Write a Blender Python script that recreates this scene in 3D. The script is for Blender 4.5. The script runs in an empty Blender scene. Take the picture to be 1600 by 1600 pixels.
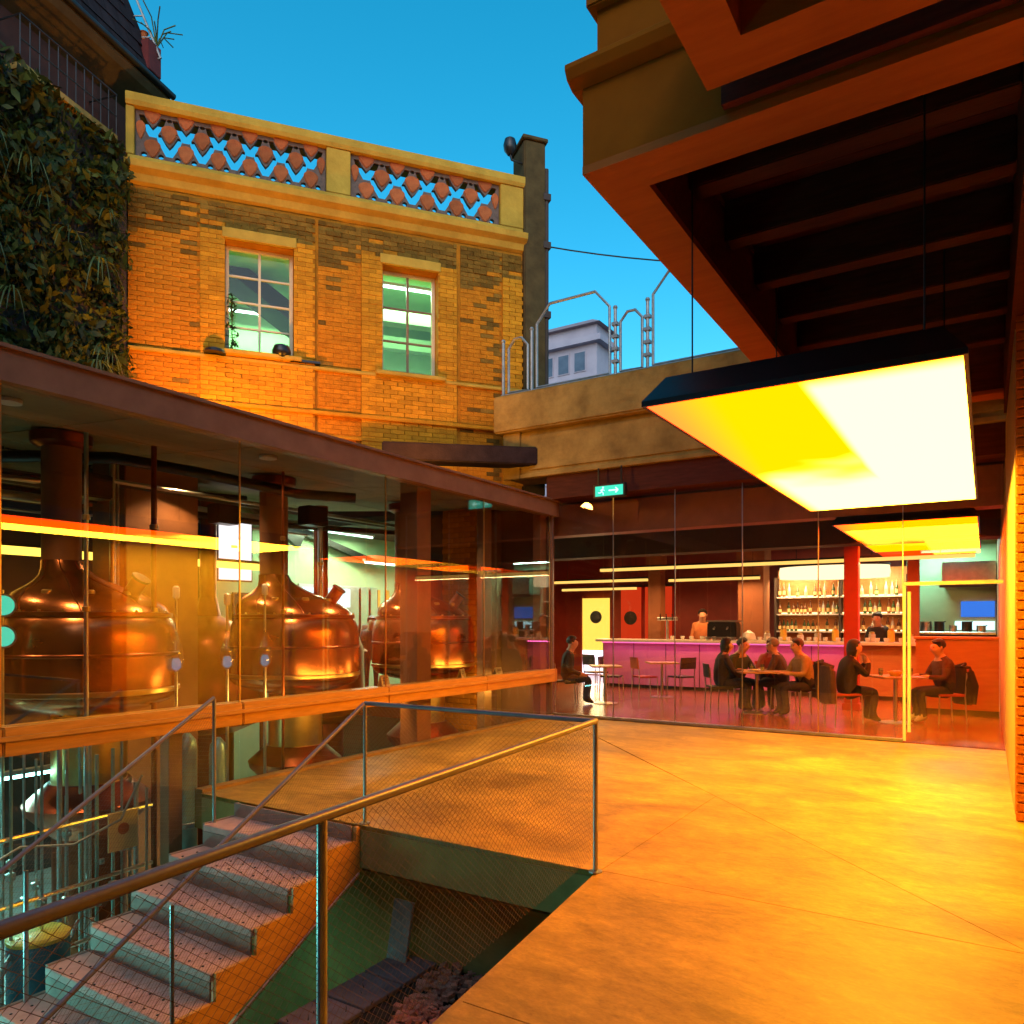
import bpy, bmesh, math, random
from mathutils import Vector, Matrix
import numpy as np
rnd = random.Random(7)
C = bpy.context.scene.collection
SC = bpy.context.scene
R = math.radians
PI = math.pi

# ------------------------------------------------------------------ camera
YAW = R(32.4)
cam_d = bpy.data.cameras.new('camera')
cam = bpy.data.objects.new('camera', cam_d); C.objects.link(cam)
cam.location = (0, 0, 1.6); cam.rotation_euler = (R(90), 0, YAW)
cam_d.sensor_width = 36; cam_d.lens = 1168 / 1600 * 36; cam_d.shift_y = 0.1075
cam_d.clip_start = .05; cam_d.clip_end = 2000
SC.camera = cam
# ------------------------------------------------------------------ world, sun, exposure
W = bpy.data.worlds.new('World'); SC.world = W; W.use_nodes = True
nt = W.node_tree; nt.nodes.clear()
sky = nt.nodes.new('ShaderNodeTexSky'); sky.sky_type = 'NISHITA'; sky.sun_disc = False
sky.sun_elevation = R(32); sky.sun_rotation = R(150); sky.air_density = 1.0; sky.dust_density = 1.6; sky.ozone_density = 4
hsv = nt.nodes.new('ShaderNodeHueSaturation'); hsv.inputs['Hue'].default_value = .468; hsv.inputs['Saturation'].default_value = 1.36; hsv.inputs['Value'].default_value = 1.28
bg = nt.nodes.new('ShaderNodeBackground'); bg.inputs['Strength'].default_value = .15
wo = nt.nodes.new('ShaderNodeOutputWorld')
nt.links.new(sky.outputs[0], hsv.inputs['Color']); nt.links.new(hsv.outputs[0], bg.inputs[0]); nt.links.new(bg.outputs[0], wo.inputs[0])
sd = bpy.data.lights.new('sun', 'SUN'); sd.energy = .03; sd.angle = R(12); sd.color = (1, .85, .7)
sun = bpy.data.objects.new('sun', sd); C.objects.link(sun); sun.rotation_euler = (R(80), 0, R(30))
vs = SC.view_settings; vs.view_transform = 'Standard'; vs.look = 'None'; vs.exposure = .45; vs.gamma = 1; vs.use_curve_mapping = False
SC.render.engine = 'CYCLES'
cy = SC.cycles; cy.use_denoising = True; cy.max_bounces = 8; cy.diffuse_bounces = 4; cy.glossy_bounces = 5
cy.transparent_max_bounces = 24; cy.sample_clamp_indirect = 5; cy.caustics_reflective = False; cy.caustics_refractive = False; cy.blur_glossy = .6

# ------------------------------------------------------------------ materials
M = {}
def pm(name, c1, c2=None, scale=4., rough=.6, metal=0., bump=.15, bscale=None, spec=.5, island=0., detail=6., stretch=None, rough2=None, dist=.02, coat=0., stain=None):
    m = bpy.data.materials.new(name); m.use_nodes = True
    n = m.node_tree.nodes; l = m.node_tree.links; b = n['Principled BSDF']
    b.inputs['Roughness'].default_value = rough; b.inputs['Metallic'].default_value = metal
    b.inputs['Specular IOR Level'].default_value = spec
    b.inputs['Coat Weight'].default_value = coat; b.inputs['Coat Roughness'].default_value = .08
    if c2 is None: c2 = tuple(v * .72 for v in c1)
    tc = n.new('ShaderNodeTexCoord'); vec = tc.outputs['Object']
    if stretch:
        mp = n.new('ShaderNodeMapping'); mp.inputs['Scale'].default_value = stretch; l.new(vec, mp.inputs['Vector']); vec = mp.outputs[0]
    t = n.new('ShaderNodeTexNoise'); t.inputs['Scale'].default_value = scale; t.inputs['Detail'].default_value = detail; t.inputs['Roughness'].default_value = .65
    l.new(vec, t.inputs['Vector'])
    r = n.new('ShaderNodeValToRGB'); r.color_ramp.elements[0].position = .32; r.color_ramp.elements[1].position = .68
    r.color_ramp.elements[0].color = (*c2, 1); r.color_ramp.elements[1].color = (*c1, 1)
    l.new(t.outputs['Fac'], r.inputs['Fac'])
    col = r.outputs['Color']
    for sc_, lo in (stain or ()):
        mp2 = n.new('ShaderNodeMapping'); mp2.inputs['Scale'].default_value = (1, 1.7, 1); mp2.inputs['Rotation'].default_value = (0, 0, .6); l.new(tc.outputs['Object'], mp2.inputs['Vector'])
        t3 = n.new('ShaderNodeTexNoise'); t3.inputs['Scale'].default_value = sc_; t3.inputs['Detail'].default_value = 8; t3.inputs['Roughness'].default_value = .72; t3.inputs['Distortion'].default_value = .6
        l.new(mp2.outputs[0], t3.inputs['Vector'])
        m3 = n.new('ShaderNodeMapRange'); m3.inputs['From Min'].default_value = .38; m3.inputs['From Max'].default_value = .6; m3.inputs['To Min'].default_value = lo; l.new(t3.outputs['Fac'], m3.inputs['Value'])
        h3 = n.new('ShaderNodeHueSaturation'); l.new(col, h3.inputs['Color']); l.new(m3.outputs[0], h3.inputs['Value']); col = h3.outputs[0]
    if island:
        g = n.new('ShaderNodeNewGeometry'); oi = n.new('ShaderNodeObjectInfo')
        a = n.new('ShaderNodeMath'); a.operation = 'ADD'; l.new(g.outputs['Random Per Island'], a.inputs[0]); l.new(oi.outputs['Random'], a.inputs[1])
        f = n.new('ShaderNodeMath'); f.operation = 'FRACT'; l.new(a.outputs[0], f.inputs[0])
        mr = n.new('ShaderNodeMapRange'); mr.inputs['To Min'].default_value = 1 - island; mr.inputs['To Max'].default_value = 1 + island
        l.new(f.outputs[0], mr.inputs['Value'])
        h = n.new('ShaderNodeHueSaturation'); l.new(col, h.inputs['Color']); l.new(mr.outputs[0], h.inputs['Value']); col = h.outputs[0]
    l.new(col, b.inputs['Base Color'])
    if rough2 is not None:
        rr = n.new('ShaderNodeMapRange'); rr.inputs['To Min'].default_value = rough; rr.inputs['To Max'].default_value = rough2
        l.new(t.outputs['Fac'], rr.inputs['Value']); l.new(rr.outputs[0], b.inputs['Roughness'])
    if bump:
        t2 = n.new('ShaderNodeTexNoise'); t2.inputs['Scale'].default_value = bscale or scale * 6; t2.inputs['Detail'].default_value = 5
        l.new(vec, t2.inputs['Vector'])
        bp = n.new('ShaderNodeBump'); bp.inputs['Strength'].default_value = bump; bp.inputs['Distance'].default_value = dist
        l.new(t2.outputs['Fac'], bp.inputs['Height']); l.new(bp.outputs[0], b.inputs['Normal'])
    M[name] = m
    return m
def em(name, col, s):
    m = bpy.data.materials.new(name); m.use_nodes = True
    n = m.node_tree.nodes; l = m.node_tree.links; n.clear()
    e = n.new('ShaderNodeEmission'); e.inputs[0].default_value = (*col, 1); e.inputs[1].default_value = s
    o = n.new('ShaderNodeOutputMaterial'); l.new(e.outputs[0], o.inputs[0]); M[name] = m
    return m
def glass(name, tint, r0, gcol=(1, 1, 1)):
    m = bpy.data.materials.new(name); m.use_nodes = True
    n = m.node_tree.nodes; l = m.node_tree.links; n.clear()
    g = n.new('ShaderNodeNewGeometry')
    d = n.new('ShaderNodeVectorMath'); d.operation = 'DOT_PRODUCT'; l.new(g.outputs['Normal'], d.inputs[0]); l.new(g.outputs['Incoming'], d.inputs[1])
    def ma(op, a, b=None):
        x = n.new('ShaderNodeMath'); x.operation = op
        for i, v in enumerate((a, b)):
            if v is None: continue
            if isinstance(v, (int, float)): x.inputs[i].default_value = v
            else: l.new(v, x.inputs[i])
        return x.outputs[0]
    c = ma('ABSOLUTE', d.outputs['Value']); c = ma('SUBTRACT', 1., c); c = ma('POWER', c, 5.)
    c = ma('MULTIPLY', c, 1 - r0); c = ma('ADD', c, r0)
    t = n.new('ShaderNodeBsdfTransparent'); t.inputs[0].default_value = (*tint, 1)
    gl = n.new('ShaderNodeBsdfGlossy'); gl.inputs['Roughness'].default_value = 0; gl.inputs['Color'].default_value = (*gcol, 1)
    mx = n.new('ShaderNodeMixShader'); l.new(c, mx.inputs[0]); l.new(t.outputs[0], mx.inputs[1]); l.new(gl.outputs[0], mx.inputs[2])
    o = n.new('ShaderNodeOutputMaterial'); l.new(mx.outputs[0], o.inputs[0]); M[name] = m
    return m

pm('concrete_floor', (.74, .45, .07), (.52, .29, .04), .9, .36, bump=.10, bscale=30, rough2=.6, island=.06, spec=.3, stain=((.42, .55), (1.9, .68), (9., .78), (40., .84)))
pm('concrete', (.40, .25, .065), (.20, .12, .03), 2.2, .85, bump=.5, bscale=9, dist=.03, spec=.15)
pm('concrete_dark', (.42, .34, .11), (.27, .22, .07), 2.0, .9, bump=.4, bscale=12, spec=.15)
pm('stair_concrete', (.36, .27, .22), (.24, .18, .145), 5, .7, bump=.15, bscale=40, spec=.15)
pm('tread_tile', (.62, .39, .33), (.46, .28, .235), 5, .7, bump=.15, bscale=40, spec=.2)  # stair concrete with the lamp's warm light mixed into its colour
pm('plaster_ochre', (.58, .35, .05), (.40, .235, .03), 2.5, .85, bump=.25, bscale=20, spec=.15)
pm('plaster_olive', (.44, .115, .003), (.32, .08, .002), 1.5, .9, bump=.15, spec=.15)
pm('plaster_orange', (.55, .36, .16), (.45, .28, .12), 1.5, .6, bump=.1)
pm('mortar', (.48, .18, .011), (.34, .125, .008), 5, .95, bump=.5, bscale=40, spec=.15)
pm('brick', (.60, .215, .010), (.42, .14, .006), 7, .9, bump=.5, bscale=40, island=.12, spec=.15)
pm('pier_render', (.11, .075, .03), (.06, .042, .018), 3, .95, bump=.4, spec=.1)
pm('brick_weathered', (.24, .125, .017), (.13, .065, .009), 5, .95, bump=.6, bscale=30, island=.3, spec=.15)
pm('brick_pale', (.62, .265, .013), (.47, .185, .009), 7, .9, bump=.4, bscale=40, island=.18, spec=.15)
pm('terracotta', (.48, .13, .04), (.36, .09, .028), 12, .8, bump=.3, island=.2, spec=.15)
pm('tile_edge', (.20, .13, .10), (.12, .085, .07), 12, .8, bump=.3, island=.2, spec=.15)  # darker copy of the terracotta, rim shade put into its colour
pm('painted_steel', (.25, .145, .085), (.19, .105, .062), 3, .45, bump=.05, spec=.15)
pm('dark_steel', (.025, .022, .02), (.015, .013, .012), 3, .4, .3, bump=.05)
pm('stainless', (.62, .62, .60), (.5, .5, .48), 8, .28, 1., bump=.03)
pm('rail_steel', (.22, .20, .23), (.16, .145, .17), 6, .38, .25, bump=.03)
pm('stainless_dull', (.45, .46, .46), (.32, .33, .33), 6, .35, 1., bump=.05)
pm('galvanised', (.36, .38, .38), (.25, .27, .27), 10, .5, .6, bump=.08)
pm('copper', (.62, .20, .075), (.42, .125, .05), 3, .22, 1., bump=.06, bscale=5, rough2=.30, dist=.01)
pm('copper_dark', (.36, .095, .04), (.24, .06, .028), 4, .3, 1., bump=.06)
pm('brass', (.78, .55, .22), (.6, .4, .15), 4, .3, 1., bump=.04)
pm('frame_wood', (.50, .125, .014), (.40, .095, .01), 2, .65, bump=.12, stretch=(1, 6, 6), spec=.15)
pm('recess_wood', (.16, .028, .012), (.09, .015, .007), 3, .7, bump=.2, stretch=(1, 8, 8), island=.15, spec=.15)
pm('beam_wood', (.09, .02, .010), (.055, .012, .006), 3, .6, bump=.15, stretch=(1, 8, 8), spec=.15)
pm('ledge_wood', (.70, .33, .05), (.52, .23, .03), 4, .4, bump=.1, stretch=(8, 1, 8))
pm('ceiling_panel', (.36, .27, .13), (.26, .19, .09), 2, .7, bump=.1, island=.12)
pm('wall_green', (.44, .62, .36), (.34, .50, .28), 1.5, .7, bump=.1)
pm('wall_dark', (.055, .035, .025), (.035, .022, .016), 1.5, .75, bump=.1)
pm('wall_brown', (.17, .085, .04), (.11, .055, .027), 1.5, .7, bump=.1, spec=.15)
pm('wall_red', (.30, .035, .022), (.2, .022, .015), 2, .5, bump=.05)
pm('cafe_floor', (.30, .095, .035), (.20, .062, .024), 1.5, .16, bump=.02, rough2=.3)
pm('lower_floor', (.42, .50, .50), (.28, .34, .34), 2, .4, bump=.1, island=.1)
pm('counter_white', (.75, .72, .66), None, 4, .3, bump=.02)
pm('counter_pink', (.62, .20, .42), (.52, .16, .35), 2, .4, bump=.03)
pm('counter_orange', (.55, .24, .07), (.45, .19, .055), 3, .5, bump=.06, stretch=(1, 1, 6))
pm('column_red', (.55, .07, .03), (.42, .05, .022), 3, .45, bump=.06)
pm('column_brown', (.32, .12, .045), (.22, .08, .03), 2, .6, bump=.1)
pm('roofing', (.06, .045, .05), (.035, .03, .034), 6, .7, bump=.3, spec=.15)
pm('chimney_red', (.16, .02, .018), (.10, .013, .011), 6, .9, bump=.2)
pm('slate', (.035, .022, .024), (.02, .012, .014), 6, .95, bump=.3, island=.25, spec=.15)
pm('render_pink', (.11, .045, .035), (.075, .03, .024), 2, .9, bump=.2, spec=.15)
pm('moulding', (.09, .07, .035), (.06, .045, .024), 3, .8, bump=.2, spec=.15)
pm('white_far', (.44, .40, .46), (.35, .32, .38), .5, .8, bump=.1)
pm('far_roof', (.34, .24, .24), (.26, .18, .19), 2, .8, bump=.2)
pm('far_window', (.12, .15, .20), (.07, .09, .13), 1, .2, bump=0)
pm('leaf', (.075, .085, .012), (.014, .022, .005), 3, .5, bump=0, island=.55, spec=.15)
pm('fern', (.12, .15, .03), (.05, .07, .015), 5, .45, bump=0, island=.35)
pm('soil', (.04, .035, .022), (.02, .018, .012), 8, 1, bump=.8, bscale=25)
pm('moss', (.035, .05, .015), (.015, .024, .008), 14, 1, bump=.9, bscale=60)
pm('rubble', (.62, .27, .18), (.34, .13, .085), 9, .9, bump=.9, bscale=30, dist=.04)
pm('paving_grey', (.20, .18, .19), (.12, .105, .115), 6, .8, bump=.2, island=.2)
pm('jacket_dark', (.03, .022, .02), (.018, .014, .013), 20, .85, bump=.3)
pm('jacket_brown', (.10, .05, .03), (.065, .03, .02), 20, .85, bump=.3)
pm('jacket_tan', (.40, .27, .11), (.3, .2, .08), 20, .85, bump=.3)
pm('shirt_orange', (.58, .20, .07), (.45, .15, .05), 20, .85, bump=.3)
pm('shirt_red', (.36, .09, .05), (.27, .06, .035), 20, .85, bump=.3)
pm('shirt_green', (.06, .08, .05), (.04, .05, .03), 20, .85, bump=.3)
pm('denim', (.045, .04, .055), (.03, .027, .04), 25, .9, bump=.3)
pm('shoe', (.03, .022, .02), None, 20, .5)
pm('shoe_pale', (.6, .52, .42), None, 20, .5)
pm('skin', (.56, .30, .19), (.5, .26, .16), 8, .5, bump=.05)
pm('hair_dark', (.022, .012, .008), (.012, .007, .005), 40, .45, bump=.5, stretch=(1, 1, .2))
pm('hair_brown', (.10, .04, .018), (.06, .024, .011), 40, .45, bump=.5, stretch=(1, 1, .2))
pm('hair_grey', (.25, .2, .16), (.17, .135, .11), 40, .5, bump=.5)
pm('eye', (.01, .008, .006), None, 10, .15, bump=0)
pm('chair_red', (.55, .08, .03), (.42, .055, .022), 8, .45, bump=.04)
pm('chair_dark', (.035, .022, .018), None, 8, .5, bump=.04)
pm('table_wood', (.50, .30, .13), (.4, .23, .095), 6, .35, bump=.05, stretch=(1, 6, 1))
pm('white_china', (.8, .77, .7), None, 6, .2, bump=0)
pm('yellow_plastic', (.75, .52, .06), (.65, .43, .045), 6, .4, bump=.02)
pm('card', (.72, .55, .25), (.64, .48, .2), 8, .7, bump=.02)
pm('ink', (.03, .025, .02), None, 8, .7, bump=0)
pm('bottle_green', (.03, .10, .03), (.02, .07, .02), 8, .1, bump=0, spec=.8)
pm('bottle_brown', (.14, .05, .012), (.1, .035, .01), 8, .1, bump=0, spec=.8)
pm('bottle_clear', (.55, .55, .5), None, 8, .08, bump=0, spec=.8)
pm('drum_blue', (.03, .14, .20), (.022, .1, .15), 5, .4, bump=.05)
pm('pipe_teal', (.30, .48, .44), (.22, .36, .33), 5, .35, .4, bump=.03)
pm('black_paint', (.012, .011, .012), (.008, .008, .008), 6, .35, bump=.04)
pm('white_paint', (.72, .72, .66), (.62, .62, .56), 5, .5, bump=.05)
pm('window_frame', (.62, .52, .32), (.52, .43, .26), 5, .5, bump=.08)
em('amber_strip', (1., .62, .08), 2.6)
em('warm_strip', (1., .58, .13), 1.25)
em('warm_disc', (1., .72, .36), 14.)
em('cool_tube', (.62, 1., .80), 7.)
em('teal_tube', (.30, 1., .92), 16.)
em('white_screen', (1., .90, .97), 1.35)
em('kitchen_glow', (.55, .95, 1.), 1.8)
em('blue_screen', (.05, .22, .9), .9)
em('magenta_led', (1., .14, .42), 1.5)
em('door_yellow', (1., .66, .09), 1.25)
em('door_white', (.95, .85, 1.), 2.0)
em('panel_red', (1., .06, .012), .55)  # lamplight on the red panels put in as emission
em('exit_green', (.05, .62, .42), 1.1)
em('exit_white', (.45, 1., .85), 1.6)
em('canopy_glow', (1., .78, .42), 1.7)
em('shelf_led', (1., .75, .36), 3.2)
em('blue_led', (.2, .55, .9), .3)
glass('glass_brewery', (.88, .90, .88), .085)
glass('glass_cafe', (.93, .91, .90), .05)
glass('glass_lower', (.9, .93, .92), .028)
glass('glass_plain', (.95, .96, .95), .018)
glass('glass_vessel', (.75, .88, .95), .10)

# lamp box diffuser: fabric lit by tubes behind it, amber on the left, white on the right and far end
def lamp_mat(name, white_x, far_y, amber, white, s):
    m = bpy.data.materials.new(name); m.use_nodes = True
    n = m.node_tree.nodes; l = m.node_tree.links; n.clear()
    tc = n.new('ShaderNodeTexCoord'); sp = n.new('ShaderNodeSeparateXYZ'); l.new(tc.outputs['Object'], sp.inputs[0])
    nz = n.new('ShaderNodeTexNoise'); nz.inputs['Scale'].default_value = .9; l.new(tc.outputs['Object'], nz.inputs['Vector'])
    def ma(op, a, b=None, cl=False):
        x = n.new('ShaderNodeMath'); x.operation = op; x.use_clamp = cl
        for i, v in enumerate((a, b)):
            if v is None: continue
            if isinstance(v, (int, float)): x.inputs[i].default_value = v
            else: l.new(v, x.inputs[i])
        return x.outputs[0]
    def ramp(v, a, b):
        q = n.new('ShaderNodeMapRange'); q.interpolation_type = 'SMOOTHSTEP'; q.inputs['From Min'].default_value = a; q.inputs['From Max'].default_value = b
        l.new(v, q.inputs['Value']); return q.outputs[0]
    x, y = sp.outputs['X'], sp.outputs['Y']
    yn = ma('ADD', y, ma('MULTIPLY', ma('SUBTRACT', nz.outputs['Fac'], .5), 2.2))
    wx = ramp(x, white_x - .04, white_x + .04)
    wy = ramp(yn, far_y - .9, far_y + .5)
    near = ramp(yn, 0., 2.2)
    edge = ma('MULTIPLY', ramp(x, -.92, -.72), ramp(y, -2.74, -2.45))
    wfac = ma('MAXIMUM', wx, wy)
    wfac = ma('MULTIPLY', wfac, edge, True)
    mx = n.new('ShaderNodeMix'); mx.data_type = 'RGBA'; l.new(wfac, mx.inputs[0]); mx.inputs[6].default_value = (*amber, 1); mx.inputs[7].default_value = (*white, 1)
    # the fabric dims and reddens towards its left edge where no tube runs
    m2 = n.new('ShaderNodeMix'); m2.data_type = 'RGBA'; l.new(ramp(ma('ADD', ma('MULTIPLY', x, 1.), ma('MULTIPLY', y, .12)), -1.25, -.72), m2.inputs[0]); m2.inputs[6].default_value = (6.5, .30, .05, 1); l.new(mx.outputs[2], m2.inputs[7])
    e = n.new('ShaderNodeEmission'); l.new(m2.outputs[2], e.inputs[0]); e.inputs[1].default_value = s
    o = n.new('ShaderNodeOutputMaterial'); l.new(e.outputs[0], o.inputs[0]); M[name] = m
lamp_mat('lamp_fabric', .08, 0.6, (13., .62, .0), (24., 12.8, .62), 1.)
lamp_mat('lamp_fabric_amber', 9., 3.2, (13., .9, .0), (15., 5.0, .2), .8)

# ------------------------------------------------------------------ mesh builder
class MB:
    def __init__(s): s.v = []; s.f = []
    def add(s, vs, fs):
        o = len(s.v); s.v += [tuple(p) for p in vs]; s.f += [tuple(i + o for i in f) for f in fs]; return s
    def box(s, x0, x1, y0, y1, z0, z1):
        return s.add([(x0,y0,z0),(x1,y0,z0),(x1,y1,z0),(x0,y1,z0),(x0,y0,z1),(x1,y0,z1),(x1,y1,z1),(x0,y1,z1)],
                     [(0,3,2,1),(4,5,6,7),(0,1,5,4),(1,2,6,5),(2,3,7,6),(3,0,4,7)])
    def obox(s, c, size, rot=None):
        h = Vector(size) / 2; m = rot or Matrix.Identity(3); c = Vector(c)
        q = [(-1,-1,-1),(1,-1,-1),(1,1,-1),(-1,1,-1),(-1,-1,1),(1,-1,1),(1,1,1),(-1,1,1)]
        return s.add([c + m @ Vector((a*h.x, b*h.y, d*h.z)) for a, b, d in q], [(0,3,2,1),(4,5,6,7),(0,1,5,4),(1,2,6,5),(2,3,7,6),(3,0,4,7)])
    def prism(s, poly, z0, z1):
        n = len(poly)
        return s.add([(x, y, z0) for x, y in poly] + [(x, y, z1) for x, y in poly],
                     [tuple(reversed(range(n))), tuple(range(n, 2*n))] + [(i, (i+1) % n, n + (i+1) % n, n + i) for i in range(n)])
    def xprism(s, poly, x0, x1):    # poly in (y,z)
        n = len(poly)
        return s.add([(x0, y, z) for y, z in poly] + [(x1, y, z) for y, z in poly],
                     [tuple(reversed(range(n))), tuple(range(n, 2*n))] + [(i, (i+1) % n, n + (i+1) % n, n + i) for i in range(n)])
    def yprism(s, poly, y0, y1):    # poly in (x,z)
        n = len(poly)
        return s.add([(x, y1, z) for x, z in poly] + [(x, y0, z) for x, z in poly],
                     [tuple(reversed(range(n))), tuple(range(n, 2*n))] + [(i, (i+1) % n, n + (i+1) % n, n + i) for i in range(n)])
    def tube(s, pts, r, n=8, cap=True):
        pts = [Vector(p) for p in pts]; rs = r if isinstance(r, (list, tuple)) else [r] * len(pts)
        o = len(s.v); up = None
        for i, p in enumerate(pts):
            d = (pts[min(i+1, len(pts)-1)] - pts[max(i-1, 0)]).normalized()
            if up is None:
                up = d.orthogonal().normalized()
            up = (up - d * up.dot(d)).normalized(); w = d.cross(up)
            for k in range(n):
                a = 2*PI*k/n; s.v.append(tuple(p + (up*math.cos(a) + w*math.sin(a)) * rs[i]))
        for i in range(len(pts)-1):
            for k in range(n):
                a, b = o+i*n+k, o+i*n+(k+1) % n; s.f.append((a, b, b+n, a+n))
        if cap:
            s.f.append(tuple(reversed(range(o, o+n)))); s.f.append(tuple(range(o+(len(pts)-1)*n, o+len(pts)*n)))
        return s
    def lathe(s, prof, c=(0,0,0), n=32, sx=1, sy=1):
        o = len(s.v)
        for r, z in prof:
            for k in range(n):
                a = 2*PI*k/n; s.v.append((c[0]+r*sx*math.cos(a), c[1]+r*sy*math.sin(a), c[2]+z))
        for i in range(len(prof)-1):
            for k in range(n):
                a, b = o+i*n+k, o+i*n+(k+1) % n; s.f.append((a, b, b+n, a+n))
        if prof[0][0] > 1e-4: s.f.append(tuple(reversed(range(o, o+n))))
        if prof[-1][0] > 1e-4: s.f.append(tuple(range(o+(len(prof)-1)*n, o+len(prof)*n)))
        return s
    def ball(s, c, r, n=12):
        r = r if isinstance(r, (tuple, list)) else (r, r, r); k = n // 2
        pr = [(max(math.sin(PI*i/k), 1e-5), -math.cos(PI*i/k)) for i in range(k+1)]
        o = len(s.v); s.lathe(pr, (0,0,0), n)
        for i in range(o, len(s.v)):
            x, y, z = s.v[i]; s.v[i] = (c[0]+x*r[0], c[1]+y*r[1], c[2]+z*r[2])
        return s
    def mesh(s, name, off=(0,0,0), smooth=False, bevel=0):
        me = bpy.data.meshes.new(name)
        me.from_pydata([(x-off[0], y-off[1], z-off[2]) for x, y, z in s.v], [], s.f)
        if bevel:
            b = bmesh.new(); b.from_mesh(me)
            bmesh.ops.bevel(b, geom=[e for e in b.edges if len(e.link_faces) == 2 and e.calc_face_angle(0) > .6], offset=bevel, segments=1 if bevel < .01 else 2, affect='EDGES', clamp_overlap=True)
            b.to_mesh(me); b.free()
        if smooth: me.polygons.foreach_set('use_smooth', [True]*len(me.polygons)); me.set_sharp_from_angle(angle=R(38))
        me.update()
        return me
def link(name, me, m, parent=None):
    o = bpy.data.objects.new(name, me); C.objects.link(o)
    if m and not me.materials: me.materials.append(M[m])
    if parent: o.parent = parent
    return o
ROOT = {}
def top(o):
    while o.parent: o = o.parent
    return o
def obj(name, mb, m, parent=None, smooth=False, bevel=0, world=False):
    off = (0,0,0)
    if world and parent is not None: off = top(parent).location
    return link(name, mb.mesh(name, off, smooth, bevel), m, parent)
def tag(o, label, cat, group=None):
    o['label'] = label; o['category'] = cat
    if group: o['group'] = group
    return o
def thing(name, label, cat, loc=(0,0,0), rz=0, group=None):
    o = bpy.data.objects.new(name, None); C.objects.link(o); o.location = loc; o.rotation_euler = (0,0,rz); o.empty_display_size = .2
    return tag(o, label, cat, group)
def struct(name, mb, m, smooth=False, bevel=0):
    o = obj(name, mb, m, None, smooth, bevel); o['kind'] = 'structure'; return o
def B(*a): return MB().box(*a)
def spart(name, mb, m, par, **k): return obj(name, mb, m, par, **k)
def dup(root, loc, rz=None, label=None, group=None):
    r = root.copy(); C.objects.link(r); r.location = loc
    if rz is not None: r.rotation_euler = (0,0,rz)
    if label: r['label'] = label
    if group: r['group'] = group
    for ch in list(root.children):
        c = ch.copy(); C.objects.link(c); c.parent = r
        for g in ch.children:
            d = g.copy(); C.objects.link(d); d.parent = c
    return r
def area_light(name, parent, loc, rot, size, power, col, sy=None, spread=180):
    d = bpy.data.lights.new(name, 'AREA'); d.energy = power; d.color = col; d.size = size; d.spread = R(spread)
    if sy: d.shape = 'RECTANGLE'; d.size_y = sy
    o = bpy.data.objects.new(name, d); C.objects.link(o); o.location = loc; o.rotation_euler = rot; o.parent = parent; return o
def spot_light(name, parent, loc, target, power, col, cone=100, blend=.8, rad=.06):
    d = bpy.data.lights.new(name, 'SPOT'); d.energy = power; d.color = col; d.spot_size = R(cone); d.spot_blend = blend; d.shadow_soft_size = rad
    o = bpy.data.objects.new(name, d); C.objects.link(o); o.location = loc; o.parent = parent
    o.rotation_euler = (Vector(target) - Vector(loc)).to_track_quat('-Z', 'Y').to_euler(); return o

# ================================================================== GROUND, TERRACE, PIT
g = MB().add([(-400,-400,-2.45),(400,-400,-2.45),(400,400,-2.45),(-400,400,-2.45)], [(0,1,2,3)])
struct('ground', g, 'paving_grey')
ter = struct('terrace_floor', MB().prism([(-1.36,-8),(6,-8),(6,11.15),(-6.2,11.15),(-6.2,4.35),(-2.11,4.35),(-1.87,2.40),(-1.56,.2)], -.34, -.045), 'concrete_dark')
obj('screed', MB().prism([(-1.38,-7.99),(6,-7.99),(6,11.14),(-6.19,11.14),(-6.19,4.36),(-2.12,4.36),(-1.88,2.40),(-1.57,.2)], -.0445, -.0085), 'concrete_floor', ter)
def slab(poly): obj('floor_slab', MB().prism(poly, -.008, 0), 'concrete_floor', ter, bevel=.002)
G = .002
def ex(y): # east edge of the pit at a given y
    return -2.10 + (4.37 - y) * .128
slab([(ex(-8)+.02,-8),(6,-8),(6,.6-G),(ex(.6),.6-G)])
slab([(ex(.6),.6+G),(6,.6+G),(6,2.55-G),(ex(2.55),2.55-G)])
slab([(ex(2.55),2.55+G),(6,2.55+G),(6,4.37-G),(ex(4.37),4.37-G)])
slab([(-2.10+G,4.37+G),(.2,4.37+G),(-2.10+G,6.80)])
slab([(.2+2*G,4.37+G),(6,4.37+G),(6,11.15),(-6.2,11.15),(-2.10+G,6.80+2*G)])
slab([(-6.2,4.34),(-2.10-G,4.34),(-2.10-G,6.80+G),(-6.2,11.1)])
pitwall = struct('pit_wall', B(-6.2,-1.5,4.75,4.9,-2.4,-.345), 'concrete_dark')
obj('kerb_strip', B(-6.1,-1.9,4.71,4.748,-.56,-.52), 'concrete', pitwall)
struct('pit_side_wall', B(-1.75,-1.45,.3,4.74,-2.4,-.345), 'concrete_dark')
pit = struct('pit_soil', B(-4.12,-1.76,.2,4.74,-2.4,-1.15), 'soil')
# planting in the pit
m = MB()
for i in range(5200):
    x, y = rnd.uniform(-4.05,-1.8), rnd.uniform(.4,4.3)
    if y > 3.2 and rnd.random() < .8: continue
    a = rnd.uniform(0, 2*PI); h = rnd.uniform(.03,.10); w = .012; lx, ly = rnd.uniform(-.05,.05), rnd.uniform(-.05,.05)
    z = -1.16; dx, dy = w*math.cos(a), w*math.sin(a)
    m.add([(x-dx,y-dy,z),(x+dx,y+dy,z),(x+lx,y+ly,z+h)], [(0,1,2)])
o = obj('ground_cover', m, 'moss'); o['kind'] = 'stuff'; tag(o, 'dark low plants covering the pit floor under the railing', 'ground cover')
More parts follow.
